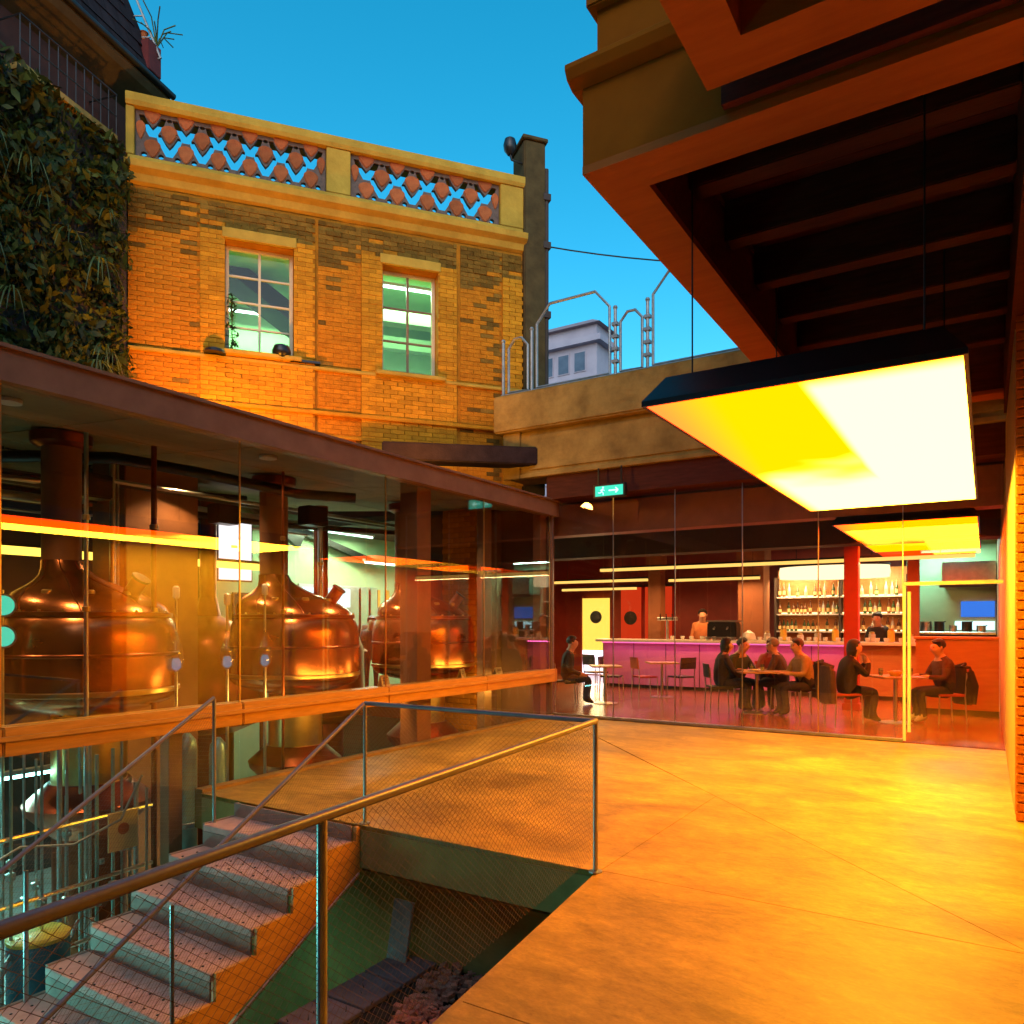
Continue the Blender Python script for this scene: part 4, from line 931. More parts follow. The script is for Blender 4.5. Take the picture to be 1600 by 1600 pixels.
obj('wall_strip', B(-1.2,4,3.98,4.035,ZS+.07,ZS+.50), 'recess_wood', cbld, world=True)  # dark strip paints the near canopy's shade onto the frieze
# side wall and brick pillar
obj('side_wall', B(.20,.9,7.50,11.12,0,4.04), 'plaster_orange', cbld, world=True)
obj('inner_wall', B(1.6,1.9,-8,7.52,0,8.5), 'wall_brown', cbld, world=True)
pl_ = obj('pillar', B(.212,1.2,7.25,7.498,0,4.93), 'mortar', cbld, world=True)
bmC = B(0,.235,-.02,.0,0,.064).mesh('brick', bevel=.005); bmC.materials.append(M['brick'])
for r_ in range(64):
    for c_ in range(2):
        x = .20 + c_*.246 - (.12 if r_ % 2 and c_ else 0); sx = .5 if (r_ % 2 and c_ == 0) else 1
        o = link('brick', bmC, None, pl_); o.location = (x-1, 7.249-7.2-rnd.uniform(0,.006), .006+r_*.077); o.scale = (sx*.98,1,1.02)
# near canopy
nc = thing('near_canopy', 'nearer upper canopy frame above the terrace', 'canopy', (0,2,4.4))
ff = MB(); ff.box(-1.23,-.98,-1.5,3.84,4.37,4.72); ff.box(-.98,3,3.56,3.84,4.37,4.72); ff.box(-.98,3,-1.5,-1.2,4.37,4.72); obj('frame', ff, 'frame_wood', nc, world=True)
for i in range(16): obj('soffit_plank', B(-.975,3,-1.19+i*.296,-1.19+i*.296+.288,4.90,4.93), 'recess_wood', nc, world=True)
obj('deck', B(-1.2,3,-1.5,3.8,4.95,5.05), 'roofing', nc, world=True)
obj('trim', B(-1.22,3,3.842,3.88,4.45,4.50), 'beam_wood', nc, world=True); obj('trim', B(-1.22,3,3.842,3.87,4.60,4.64), 'beam_wood', nc, world=True)
# unseen wall added behind the camera to darken reflections in the glass
t = thing('courtyard_wall', 'plain brown wall closing the courtyard behind the terrace', 'wall', (0,-8,0)); obj('wall_face', B(-13,2,-8.4,-8.1,-2.4,11), 'wall_brown', t, world=True)

# ================================================================== LIGHT BOXES
def light_box(label, cx, cy, z, w, L, mat, wires=True):
    t = thing('light_box', label, 'light box', (cx,cy,z), 0, 'large hanging light boxes')
    w2, l2 = w/2, L/2
    obj('housing', MB().add([(-w2,-l2,.03),(w2,-l2,.03),(w2,l2,.03),(-w2,l2,.03),(-w2+.12,-l2+.12,.20),(w2-.12,-l2+.12,.20),(w2-.12,l2-.12,.20),(-w2+.12,l2-.12,.20)],
        [(0,1,5,4),(1,2,6,5),(2,3,7,6),(3,0,4,7),(4,5,6,7),(3,2,1,0)]), 'black_paint', t)
    f = MB(); e_ = .022
    f.box(-w2,w2,-l2,-l2+e_,-.005,.0295); f.box(-w2,w2,l2-e_,l2,-.005,.0295); f.box(-w2,-w2+e_,-l2+e_,l2-e_,-.005,.0295); f.box(w2-e_,w2,-l2+e_,l2-e_,-.005,.0295)
    obj('rim', f, 'dark_steel', t)
    obj('diffuser', B(-w2+e_,w2-e_,-l2+e_,l2-e_,.0,.02), mat, t)
    if wires:
        for sx in (-1,1):
            for sy in (-1,0,1): obj('cable', MB().tube([(sx*(w2-.22),sy*(l2-.35),.19),(sx*(w2-.22),sy*(l2-.35),4.94-z)], .006, 6), 'black_paint', t)
    return t
light_box('big white and amber light box hanging over the terrace', -.985, 7.27, 3.0, 1.81, 5.45, 'lamp_fabric')
light_box('amber light box hanging inside the cafe behind the glass', -.985, 14.1, 3.0, 1.81, 5.0, 'lamp_fabric_amber', False)

# ================================================================== CAFE
ca = thing('cafe_room', 'glass fronted cafe room under the concrete bridge', 'building', (-3,11.2,0))
struct('cafe_floor', B(-13,.2,11.24,20.6,-.3,0), 'cafe_floor')
obj('back_wall', B(-13,1,20.6,20.8,0,3.7), 'wall_red', ca, world=True); obj('left_wall', B(-13.0,-12.85,15.3,20.6,0,3.7), 'wall_red', ca, world=True)
obj('right_wall', B(.2,.4,11.3,20.6,0,3.7), 'plaster_orange', ca, world=True)
obj('ceiling', B(-13,.2,11.56,20.6,3.66,3.8), 'wall_dark', ca, world=True)
obj('bulkhead', B(-9.6,.19,11.6,11.95,3.12,3.655), 'column_brown', ca, world=True); obj('bulkhead', B(-11,.19,14.0,14.5,2.95,3.655), 'wall_dark', ca, world=True)
obj('corner_wall', B(-9.6,-9.4,11.37,15.2,0,3.65), 'wall_dark', ca, world=True) if False else None
xs = [-6.28,-5.15,-4.10,-3.06,-2.0,-.94,.19]
for a, b in zip(xs[:-2], xs[1:-1]): obj('glass_pane', B(a+.005,b-.005,11.20,11.212,.05,3.67), 'glass_cafe', ca, world=True)
obj('glass_pane', B(-.935,.185,11.20,11.212,2.14,3.67), 'glass_cafe', ca, world=True)
for x in xs[:-1]: obj('glass_joint', B(x-.006,x+.006,11.194,11.214,.05,3.67), 'brass' if x == -2.0 else 'stainless_dull', ca, world=True)
obj('sill', B(-6.28,-.94,11.17,11.238,.002,.048), 'stainless_dull', ca, world=True, bevel=.004)
dr = obj('door', B(-.90,.15,11.20,11.212,.02,2.08), 'glass_cafe', ca, world=True)
obj('handle', MB().tube([(-.86,11.13,.15),(-.86,11.13,2.0)], .022, 10), 'white_paint', dr, smooth=True, world=True)
obj('door_rail', B(-.93,.18,11.185,11.225,2.085,2.13), 'stainless_dull', ca, world=True)
obj('door_stile', B(-.937,-.905,11.185,11.225,.02,2.083), 'white_paint', ca, world=True)
obj('frame_post', B(-6.38,-6.285,11.16,11.26,.0,3.67), 'painted_steel', ca, world=True)
def column(x, y, w, m_, label):
    t = thing('column', label, 'column', (x,y,0)); obj('shaft', B(-w/2,w/2,-w/2,w/2,.12,3.0), m_, t, bevel=.012); obj('base', B(-w/2-.03,w/2+.03,-w/2-.03,w/2+.03,0,.12), m_, t, bevel=.01); obj('head', B(-w/2-.03,w/2+.03,-w/2-.03,w/2+.03,3.0,3.655), m_, t, bevel=.01)
column(-2.08,14.9,.24,'column_red','red square column in front of the bar')
column(-7.15,18.2,.34,'column_brown','brown column behind the magenta counter')
column(-4.75,18.4,.60,'column_brown','wide brown column left of the bottle shelves')
column(-10.6,17.2,.26,'wall_dark','dark column beside the glowing yellow door')
column(-1.28,17.6,.22,'column_brown','slim brown column right of the bottle shelves')
# counter
ct = thing('bar_counter', 'long bar counter with magenta lit front and white top', 'counter', (-5,17.3,0))
obj('front', B(-8.1,-2.3,17.02,17.10,.08,1.12), 'counter_pink', ct, world=True); obj('carcass', B(-8.1,-.9,17.101,17.6,0,1.12), 'wall_dark', ct, world=True)
obj('front', B(-2.29,-.9,17.02,17.10,.08,1.12), 'counter_orange', ct, world=True)
obj('top', B(-8.2,-.8,16.78,17.7,1.121,1.18), 'counter_white', ct, world=True, bevel=.008)
obj('light_strip', B(-8.1,-2.3,16.95,16.985,1.09,1.119), 'magenta_led', ct, world=True)
area_light('strip_light', ct, (-5.2+5,16.86-17.3,1.10), (R(-20),0,0), 5.6, 11, (1,.14,.5), .06)
for i in range(7): obj('front_joint', B(-8.1+.82*i,-8.09+.82*i,17.012,17.019,.08,1.10), 'dark_steel', ct, world=True)
lw = thing('low_partition', 'low orange timber partition by the glass door', 'partition', (-.5,14.9,0))
obj('panel', B(-1.05,.18,14.9,14.98,.10,1.30), 'counter_orange', lw, world=True); obj('cap', B(-1.08,.18,14.86,15.02,1.301,1.35), 'counter_orange', lw, world=True, bevel=.006); obj('plinth', B(-1.05,.18,14.92,14.96,0,.099), 'wall_dark', lw, world=True)
# glowing doors
t = thing('lit_door', 'glowing yellow door with a round porthole', 'door', (-9.95,20.45,0))
obj('leaf', B(-.46,.46,-.03,.03,.75,2.32), 'door_yellow', t); obj('lower_panel', B(-.46,.46,-.031,.029,.03,.748), 'door_white', t); obj('porthole', MB().tube([(0,-.032,1.75),(0,-.06,1.75)], .19, 20), 'black_paint', t, smooth=True)  # white lower part paints the reflection below the door as glow
obj('frame', MB().box(-.54,-.465,-.06,.06,0,2.4).box(.465,.54,-.06,.06,0,2.4), 'wall_red', t)
area_light('door_light', t, (0,-.12,1.4), (R(-90),0,0), .8, 30, (1,.75,.35), 1.6)
for i, (x, w) in enumerate(((-8.85,.62),(-8.0,.8))):
    t = thing('red_lightbox', ['narrow glowing red panel right of the yellow door','wide glowing red panel left of the brown column'][i], 'panel', (x,20.5,0), 0, 'glowing red porthole panels')
    obj('sheet', B(-w/2,w/2,-.03,.03,.3,2.62), 'panel_red', t); obj('porthole', MB().tube([(0,-.032,1.72),(0,-.06,1.72)], .20, 20), 'black_paint', t, smooth=True); obj('trim', B(-w/2-.05,w/2+.05,-.02,.02,2.625,2.7), 'wall_dark', t)
# ceiling strip lamps
for i, (x0, x1, y, z, lab) in enumerate([(-7.2,-.15,15.0,2.74,'longest thin warm strip lamp across the cafe'),(-11.0,-6.9,17.0,2.62,'thin warm strip lamp above the yellow door'),(-9.9,-7.7,18.2,2.48,'short warm strip lamp behind the others'),(-6.6,-4.4,17.6,2.62,'warm strip lamp over the bar left of the shelves')]):
    t = thing('strip_lamp', lab, 'strip lamp', ((x0+x1)/2,y,z), 0, 'warm strip lamps in the cafe'); h2 = (x1-x0)/2
    obj('housing', B(-h2,h2,-.04,.04,.031,.07), 'dark_steel', t); obj('diffuser', B(-h2+.01,h2-.01,-.05,.035,-.03,.03), 'warm_strip', t)
    for s_ in (-.85,.85): obj('hanger', MB().tube([(h2*s_,0,.07),(h2*s_,0,3.66-z)], .006, 6), 'dark_steel', t)
    area_light('strip_light', t, (0,0,-.06), (0,0,0), h2*2, 130 if i == 0 else 55, (1,.50,.18), .06)
# bottle shelves, oval valance
sh = thing('bottle_shelves', 'lit back bar shelves full of bottles', 'shelves', (-3.2,19.3,0))
obj('back_panel', B(-4.45,-1.5,19.55,19.6,.9,2.9), 'counter_orange', sh, world=True)
for z in (1.38,1.80,2.22):
    s_ = obj('shelf', B(-4.4,-1.55,19.2,19.54,z-.03,z), 'counter_white', sh, world=True); obj('light_strip', B(-4.4,-1.55,19.50,19.53,z+.01,z+.035), 'shelf_led', s_, world=True)
for x in (-4.44,-2.95,-1.53): obj('upright', B(x-.02,x+.02,19.2,19.549,.9,2.7), 'wall_dark', sh, world=True)
area_light('shelf_light', sh, (.2,-.5,2.7), (R(25),0,0), 2.6, 190, (1,.62,.28), .3)
vl = thing('oval_lamp', 'oval glowing lamp ring hung above the bar', 'lamp', (-2.95,18.3,2.72))
obj('band', MB().lathe([(1.16,-.12),(1.18,.0),(1.16,.14)], n=48, sx=1, sy=.55), 'canopy_glow', vl, smooth=True); obj('top_plate', MB().lathe([(1.17,.141),(1.19,.16),(1.17,.18)], n=48, sx=1, sy=.55), 'wall_dark', vl, smooth=True)
for x in (-.8,.8): obj('hanger', MB().tube([(x,0,.18),(x,0,.93)], .01, 6), 'dark_steel', vl)
bots = []
for mi, mat_ in enumerate(('bottle_green','bottle_brown','bottle_clear')):
    t = thing('bottle', 'small dark bottle on the lit back bar shelves', 'bottle', (0,0,0), 0, 'bottles on the back bar shelves')
    obj('glass', MB().lathe([(.036,0),(.038,.01),(.038,.17),(.03,.20),(.014,.23),(.013,.29)], n=12), mat_, t, smooth=True); obj('cap', MB().lathe([(.015,.285),(.015,.31)], n=10), 'brass', t); obj('label', MB().lathe([(.0385,.05),(.0385,.13)], n=12), 'card', t)
    bots.append((t, ['green glass bottle on the lit back bar shelves','brown glass bottle on the lit back bar shelves','clear pale bottle on the lit back bar shelves'][mi]))
used = [False]*3
for z in (1.38,1.80,2.22):
    x = -4.35
    while x < -1.65:
        i = rnd.randrange(3); t, lab = bots[i]; loc = (x,19.30+rnd.uniform(0,.1),z)
        if not used[i]: t.location = loc; t['label'] = lab; used[i] = True
        else: dup(t, loc, label=lab).scale = (1,1,rnd.uniform(.85,1.2))
        x += rnd.choice((.09,.10,.12,.2))
# things on the bar
t = thing('cake_dome', 'white glass cake dome on the bar counter', 'cake dome', (-4.55,17.2,1.18)); obj('plate', MB().lathe([(.16,0),(.18,.03)], n=24), 'white_china', t, smooth=True); obj('dome', MB().lathe([(.155,.031),(.155,.08),(.12,.17),(.05,.21),(.02,.24)], n=24), 'white_china', t, smooth=True)
t = thing('coffee_machine', 'black coffee machine on the bar by the left people', 'coffee machine', (-5.15,17.3,1.18)); obj('body', B(-.34,.34,-.2,.2,.04,.42), 'black_paint', t, bevel=.03); obj('top', B(-.36,.36,-.22,.22,.421,.46), 'stainless', t, bevel=.01); obj('tray', B(-.34,.34,-.30,-.201,.04,.08), 'stainless', t)
for q in (-.15,.15): obj('spout', MB().tube([(q,-.21,.30),(q,-.28,.26)], .02, 8), 'stainless', t)
t = thing('beer_tap', 'steel beer tap column on the bar near the magenta end', 'beer tap', (-6.5,17.25,1.18)); obj('column', MB().tube([(0,0,0),(0,0,.5)], .035, 12), 'stainless', t, smooth=True); obj('head', MB().tube([(-.25,0,.5),(.25,0,.5)], .045, 12), 'stainless', t, smooth=True)
for q in (-.15,0,.15): obj('handle', MB().tube([(q,-.06,.47),(q,-.1,.62)], .014, 8), 'black_paint', t)
for i in range(26):
    x = -6.3 + i*.2 + rnd.uniform(-.05,.05)
    if i == 0:
        cup0 = thing('cup', 'white cup on the bar counter', 'cup', (x,17.1,1.18), 0, 'cups along the bar'); obj('bowl', MB().lathe([(.03,0),(.045,.04),(.05,.09),(.045,.088),(.03,.02)], n=14), 'white_china', cup0, smooth=True); obj('handle', MB().tube([(.048,0,.07),(.075,0,.06),(.07,0,.03),(.042,0,.025)], .007, 6), 'white_china', cup0)
    else: dup(cup0, (x,17.0+rnd.uniform(0,.3),1.18), rnd.uniform(0,6))
for i in range(9):
    x = -4.2 + i*.36; h_ = (.16,.24,.12)[i % 3]
    t = thing('jar', ['short wide jar','tall jar with pale contents','low round jar'][i % 3] + ' on the bar counter, ' + ['first from the cake dome','second from the cake dome','third from the cake dome','fourth from the cake dome','beside the red column','just right of the red column','near the dark bartender','before the slim brown column','at the orange end of the bar'][i], 'jar', (x,17.42,1.18), 0, 'jars along the bar')
    obj('vessel', MB().lathe([(.05,0),(.07,.01),(.07,h_),(.05,h_+.02)], n=16), ('bottle_clear','yellow_plastic','white_china')[i % 3], t, smooth=True); obj('lid', MB().lathe([(.055,h_+.021),(.055,h_+.05),(.01,h_+.06)], n=16), 'brass', t, smooth=True)
# kitchen end
kt = thing('kitchen_recess', 'cool lit kitchen recess beyond the glass door', 'kitchen', (-.7,20,0))
obj('wall', B(-1.62,.19,20.3,20.35,0,3.6), 'wall_green', kt, world=True); obj('worktop', B(-1.6,.18,19.4,20.2,1.32,1.38), 'stainless', kt, world=True, bevel=.005); obj('cabinet', B(-1.6,.18,19.5,20.2,0,1.319), 'wall_dark', kt, world=True)
obj('hood', B(-.85,.18,19.5,20.29,2.45,2.95), 'stainless_dull', kt, world=True, bevel=.01); obj('hood_edge', B(-.9,.18,19.45,19.498,2.38,2.46), 'dark_steel', kt, world=True)
obj('screen', B(-.62,.16,20.27,20.299,1.42,1.62), 'kitchen_glow', kt, world=True); obj('screen', B(-.5,.16,20.26,20.299,1.72,2.08), 'blue_screen', kt, world=True)
area_light('kitchen_light', kt, (-.1,-.5,3.4), (0,0,0), 1.4, 80, (.55,1,.85), .5)
for i in range(6):
    x = -1.45+i*.27; t = thing('pan', ['tall pot at the left end of the kitchen worktop','wide pan second on the kitchen worktop','dark pan third on the kitchen worktop','small pot before the lit kitchen screen','low pan before the lit kitchen screen','pot at the right end of the kitchen worktop'][i], 'pan', (x,19.75,1.38), rnd.uniform(0,6), 'pans on the kitchen worktop')
    h_ = rnd.uniform(.10,.28); r_ = rnd.uniform(.08,.12); obj('bowl', MB().lathe([(r_*.9,0),(r_,.02),(r_,h_),(r_*.94,h_),(r_*.94,.03)], n=20), 'stainless' if i % 2 else 'black_paint', t, smooth=True); obj('handle', MB().tube([(r_,0,h_-.03),(r_+.14,0,h_)], .012, 8), 'black_paint', t)
# chairs and tables
def make_chair(label, seatm):
    t = thing('cafe_chair', label, 'chair', (0,0,0), 0, 'cafe chairs')
    obj('seat', B(-.21,.21,-.21,.21,.43,.465), seatm, t, bevel=.015)
    mb = MB()
    for i in range(6):
        y0 = -.2+.4*i/6; y1 = -.2+.4*(i+1)/6; c0, c1 = -.21-.03*math.cos((i/6-.5)*2.6), -.21-.03*math.cos(((i+1)/6-.5)*2.6)
        mb.add([(c0,y0,.62),(c1,y1,.62),(c1-.02,y1,.86),(c0-.02,y0,.86),(c0-.018,y0,.62),(c1-.018,y1,.62),(c1-.038,y1,.86),(c0-.038,y0,.86)], [(0,1,2,3),(7,6,5,4),(0,4,5,1),(3,2,6,7),(0,3,7,4),(1,5,6,2)])
    obj('backrest', mb, seatm, t)
    for sx in (-1,1):
        for sy in (-1,1):
            topz = .80 if sx < 0 else .44
            obj('leg', MB().tube([(sx*.22,sy*.2,0),(sx*.20,sy*.19,.43),(sx*.20-(.025 if sx < 0 else 0),sy*.19,topz)], .011, 8), 'stainless', t, smooth=True)
    return t
def make_table(label, loc, r_=.36):
    t = thing('cafe_table', label, 'table', loc, R(32), 'cafe tables')
    obj('top', B(-r_,r_,-r_,r_,.715,.745), 'table_wood', t, bevel=.01); obj('post', MB().tube([(0,0,.02),(0,0,.714)], .03, 12), 'stainless', t, smooth=True); obj('base', MB().lathe([(.24,0),(.24,.012),(.05,.03)], n=28), 'stainless', t, smooth=True)
    return t
# ------------------------------------------------------------------ people
def person(label, loc, face, top_m, leg_m, hair_m, hair='short', sit=True, lean=.1, arms='table', cross=False, shoe='shoe', sc=1., turn=0.):
    J = {}; Rr = {}; E_ = []; kind = {}
    def j(n, p, r, k): J[n] = Vector(p); Rr[n] = r; kind[n] = k
    if sit: hz = .50
    else: hz = .95
    up_ = lambda d, side=0: Vector((math.sin(lean)*d, side, math.cos(lean)*d + hz))
    j('pelvis', (0,0,hz), (.185,.155), 'leg'); j('waist', up_(.20), (.195,.15), 'top'); j('chest', up_(.40), (.215,.16), 'top'); j('collar', up_(.53), (.12,.10), 'top')
    hd = up_(.53) + Vector((.02,0,0))
    j('neck', hd+Vector((.012,0,.045)), (.066,.066), 'skin'); j('jaw', hd+Vector((.045,0,.105)), (.088,.09), 'skin'); j('brow', hd+Vector((.04,0,.185)), (.102,.114), 'skin'); j('crown', hd+Vector((.028,0,.245)), (.085,.095), 'skin')
    j('nose', hd+Vector((.155,0,.145)), (.016,.016), 'skin')
    E_ += [('pelvis','waist'),('waist','chest'),('chest','collar'),('collar','neck'),('neck','jaw'),('jaw','brow'),('brow','crown'),('brow','nose')]
    for s_, S in ((1,'l'),(-1,'r')):
        j('sh'+S, up_(.46, s_*.17), (.078,.074), 'top'); E_.append(('chest','sh'+S))
        sh_ = J['sh'+S]
        if arms == 'table': el, wr, pa = (sh_.x+.10, s_*.25, sh_.z-.24), (sh_.x+.30, s_*.16, sh_.z-.22), (sh_.x+.375, s_*.125, sh_.z-.215)
        elif arms == 'chin': el, wr, pa = (sh_.x+.18, s_*.18, sh_.z-.20), (sh_.x+.27, s_*.06, sh_.z+.0), (sh_.x+.24, s_*.045, sh_.z+.07)
        elif arms == 'lap': el, wr, pa = (sh_.x-.02, s_*.25, sh_.z-.27), (sh_.x+.20, s_*.15, sh_.z-.36), (sh_.x+.28, s_*.10, sh_.z-.37)
        else: el, wr, pa = (sh_.x+.02, s_*.24, sh_.z-.28), (sh_.x+.22, s_*.20, sh_.z-.36), (sh_.x+.30, s_*.18, sh_.z-.36)
        j('el'+S, el, (.058,.055), 'top'); j('wr'+S, wr, (.038,.034), 'top'); j('pa'+S, pa, (.036,.017), 'skin')
        E_ += [('sh'+S,'el'+S),('el'+S,'wr'+S),('wr'+S,'pa'+S)]
        pav = Vector(pa); d = (pav-Vector(wr)).normalized(); side = Vector((0,1,0)); side = (side-d*side.dot(d)).normalized(); dn = d.cross(side); dn = dn if dn.z < 0 else -dn
        for q in range(4):
            b0 = pav + d*.02 + side*(q-1.5)*.019; L = (.062,.072,.068,.052)[q]
            j(f'f{q}a'+S, b0+d*.02, (.0095,.0095), 'skin'); j(f'f{q}b'+S, b0+d*(.02+L*.5)+dn*.008, (.0088,.0088), 'skin'); j(f'f{q}c'+S, b0+d*(.02+L*.9)+dn*.032, (.0075,.0075), 'skin')
            E_ += [('pa'+S,f'f{q}a'+S),(f'f{q}a'+S,f'f{q}b'+S),(f'f{q}b'+S,f'f{q}c'+S)]
        t0 = Vector(wr)*.45+pav*.55; j('ta'+S, t0-side*s_*.035, (.011,.011), 'skin'); j('tb'+S, t0-side*s_*.05+d*.035+dn*.01, (.009,.009), 'skin'); E_ += [('pa'+S,'ta'+S),('ta'+S,'tb'+S)]
        if sit:
            kx, kz = .46, .50
            an = (.40,s_*.10,.09)
            if cross and s_ < 0: kz = .58; an = (.56,.02,.22)
            j('hp'+S, (.02,s_*.09,hz-.01), (.115,.11), 'leg'); j('kn'+S, (kx,s_*.10 if not(cross and s_ < 0) else -.02,kz), (.078,.074), 'leg'); j('an'+S, an, (.05,.05), 'leg')
        else:
            j('hp'+S, (0,s_*.09,hz-.05), (.09,.09), 'leg'); j('kn'+S, (.02,s_*.10,.50), (.06,.06), 'leg'); an = (0,s_*.10,.09); j('an'+S, an, (.042,.042), 'leg')
        an = Vector(an); j('he'+S, an+Vector((-.03,0,-.045)), (.038,.035), 'shoe'); j('to'+S, an+Vector((.15,0,-.055 if an.z < .15 else -.03)), (.036,.028), 'shoe')
        E_ += [('pelvis','hp'+S),('hp'+S,'kn'+S),('kn'+S,'an'+S),('an'+S,'he'+S),('an'+S,'to'+S)]
    names = list(J); idx = {n: i for i, n in enumerate(names)}
    if turn:
        c_ = J['neck']; mt = Matrix.Rotation(turn,3,'Z')
        for n in ('jaw','brow','crown','nose'): J[n] = c_ + mt @ (J[n]-c_)
    me = bpy.data.meshes.new('person_cage'); me.from_pydata([J[n] for n in names], [(idx[a],idx[b]) for a,b in E_], [])
    tmp = bpy.data.objects.new('person_cage', me); C.objects.link(tmp)
    sk = tmp.modifiers.new('skin','SKIN'); sk.use_smooth_shade = True
    lay = me.skin_vertices[0].data
    for n in names: lay[idx[n]].radius = Rr[n] if isinstance(Rr[n], tuple) else (Rr[n],)*2
    lay[idx['pelvis']].use_root = True
    ss = tmp.modifiers.new('sub','SUBSURF'); ss.levels = 1; ss.render_levels = 1
    dg = bpy.context.evaluated_depsgraph_get()
    bm2 = bpy.data.meshes.new_from_object(tmp.evaluated_get(dg)); bm2.name = 'person_body'
    bpy.data.objects.remove(tmp)
    t = thing('person', label, 'person', loc, face); t.scale = (sc,sc,sc)
    bm2.materials.clear()
    mats = {'top':top_m,'leg':leg_m,'skin':'skin','shoe':shoe}; order_ = ['top','leg','skin','shoe']
    for k_ in order_: bm2.materials.append(M[mats[k_]])
    segs = [(J[a], J[b], kind[b] if kind[a] != 'skin' else 'skin') for a, b in E_]
    A = np.array([s_[0][:] for s_ in segs]); D = np.array([(s_[1]-s_[0])[:] for s_ in segs]); DD = (D*D).sum(1)+1e-9
    cs = np.array([p.center[:] for p in bm2.polygons]); mi_ = []
    for c_ in cs:
        u = np.clip(((c_-A)*D).sum(1)/DD, 0, 1); q = A+D*u[:,None]; mi_.append(order_.index(segs[int(((q-c_)**2).sum(1).argmin())][2]))
    bm2.polygons.foreach_set('material_index', mi_); bm2.polygons.foreach_set('use_smooth', [True]*len(mi_)); bm2.update()
    body = link('body', bm2, None, t)
    # hair: cap that follows the skull, long hair runs down the back
    hb = MB(); hc = J['brow'] + Vector((-.012,0,.022)); hb.ball((0,0,0), (.112,.104,.112), 18); vs_ = []
    mt = Matrix.Rotation(turn,3,'Z')
    for x, y, z in hb.v:
        if x > .02 and z < .05: k_ = .55; x *= k_; y *= .8
        if hair == 'long' and z < -.01 and x <= .0: z = z*3.0; x -= .01
        elif hair == 'short' and z < -.05: z = -.05; x *= .8; y *= .8
        vs_.append(tuple(hc + mt @ Vector((x,y,z))))
    hb.v = vs_; obj('hair', hb, hair_m, t, smooth=True)
    for s_ in (-1,1):
        obj('eye', MB().ball(tuple(J['brow'] + mt @ Vector((.082,s_*.033,-.012))), .011, 8), 'eye', t)
        obj('ear', MB().ball(tuple(J['brow'] + mt @ Vector((-.005,s_*.098,-.02))), (.022,.010,.032), 8), 'skin', t, smooth=True)
    obj('mouth', MB().ball(tuple(J['jaw'] + mt @ Vector((.074,0,.0))), (.008,.024,.005), 8), 'shirt_red', t)
    return t
A0 = R(32)
# pair at the right table
ch = make_chair('red seated chair under the woman with long dark hair', 'chair_red'); ch.location = (-1.93,12.97,0); ch.rotation_euler = (0,0,A0)
person('seated woman with long dark hair leaning on the table, legs drawn in', (-1.93,12.97,0), A0, 'jacket_dark', 'denim', 'hair_dark', 'long', lean=.22, arms='chin', cross=False)
c2 = dup(ch, (-.55,13.75,0), A0+PI, 'red seated chair under the man nearest the glass door')
person('seated man in dark trousers facing left beside the glass door', (-.55,13.75,0), A0+PI, 'jacket_brown', 'denim', 'hair_dark', lean=.12, arms='table', shoe='shoe_pale')
tb = make_table('small wooden table between the woman and man by the door', (-1.22,13.30,0), .33)
# group at the left table
cD = make_chair('dark chair under the man in the tan jacket', 'chair_dark'); cD.location = (-2.62,13.55,0); cD.rotation_euler = (0,0,A0+PI+.15)
person('seated man in a tan jacket with his back to the column', (-2.62,13.55,0), A0+PI+.15, 'jacket_tan', 'denim', 'hair_brown', lean=.2, arms='table')
cA = dup(cD, (-4.02,13.25,0), A0, 'dark chair under the person at the left of the group table')
person('seated person in a dark coat at the left of the group table', (-4.02,13.25,0), A0, 'jacket_dark', 'denim', 'hair_dark', 'long', lean=.15, arms='table', turn=.2)
cB = dup(cD, (-3.95,13.95,0), A0-1.1, 'dark chair behind the group table, left one')
person('seated person in a green top looking down behind the group table', (-3.95,13.95,0), A0-1.1, 'shirt_green', 'denim', 'hair_dark', lean=.28, arms='table', turn=.4)
cC = dup(ch, (-3.45,14.45,0), A0-1.6, 'red chair behind the group table, right one')
person('seated woman with reddish hair in a red top behind the group table', (-3.45,14.45,0), A0-1.6, 'shirt_red', 'denim', 'hair_brown', 'long', lean=.28, arms='table')
cE = dup(cD, (-3.05,13.95,0), A0+PI-.5, 'dark chair behind the man in the tan jacket')
person('seated person with grey hair in a brown top beside the man in tan', (-3.05,13.95,0), A0+PI-.5, 'jacket_brown', 'denim', 'hair_grey', lean=.3, arms='table')
make_table('wooden table shared by the group at the middle of the cafe', (-3.42,13.45,0), .40)
# left edge
cL = dup(cD, (-6.95,12.9,0), .6, 'dark chair under the person at the far left glass edge')
person('seated person in a black coat at the far left edge of the cafe glass', (-6.95,12.9,0), .6, 'jacket_dark', 'denim', 'hair_dark', lean=.15, arms='lap')
make_table('small table in front of the person in the black coat', (-6.35,13.45,0), .30)
# bar staff
person('bartender in an orange shirt standing behind the magenta counter', (-6.0,18.35,.0), R(-70), 'shirt_orange', 'denim', 'hair_dark', sit=False, lean=.06, arms='work', sc=1.08)
person('bartender in dark clothes standing right of the red column', (-2.02,18.35,0), R(-100), 'jacket_dark', 'denim', 'hair_dark', sit=False, lean=.08, arms='work', sc=1.02)
person('brewer in dark overalls standing behind the kettles', (-11.4,12.2,-.05), R(-40), 'jacket_dark', 'denim', 'hair_dark', sit=False, lean=.05, arms='work')
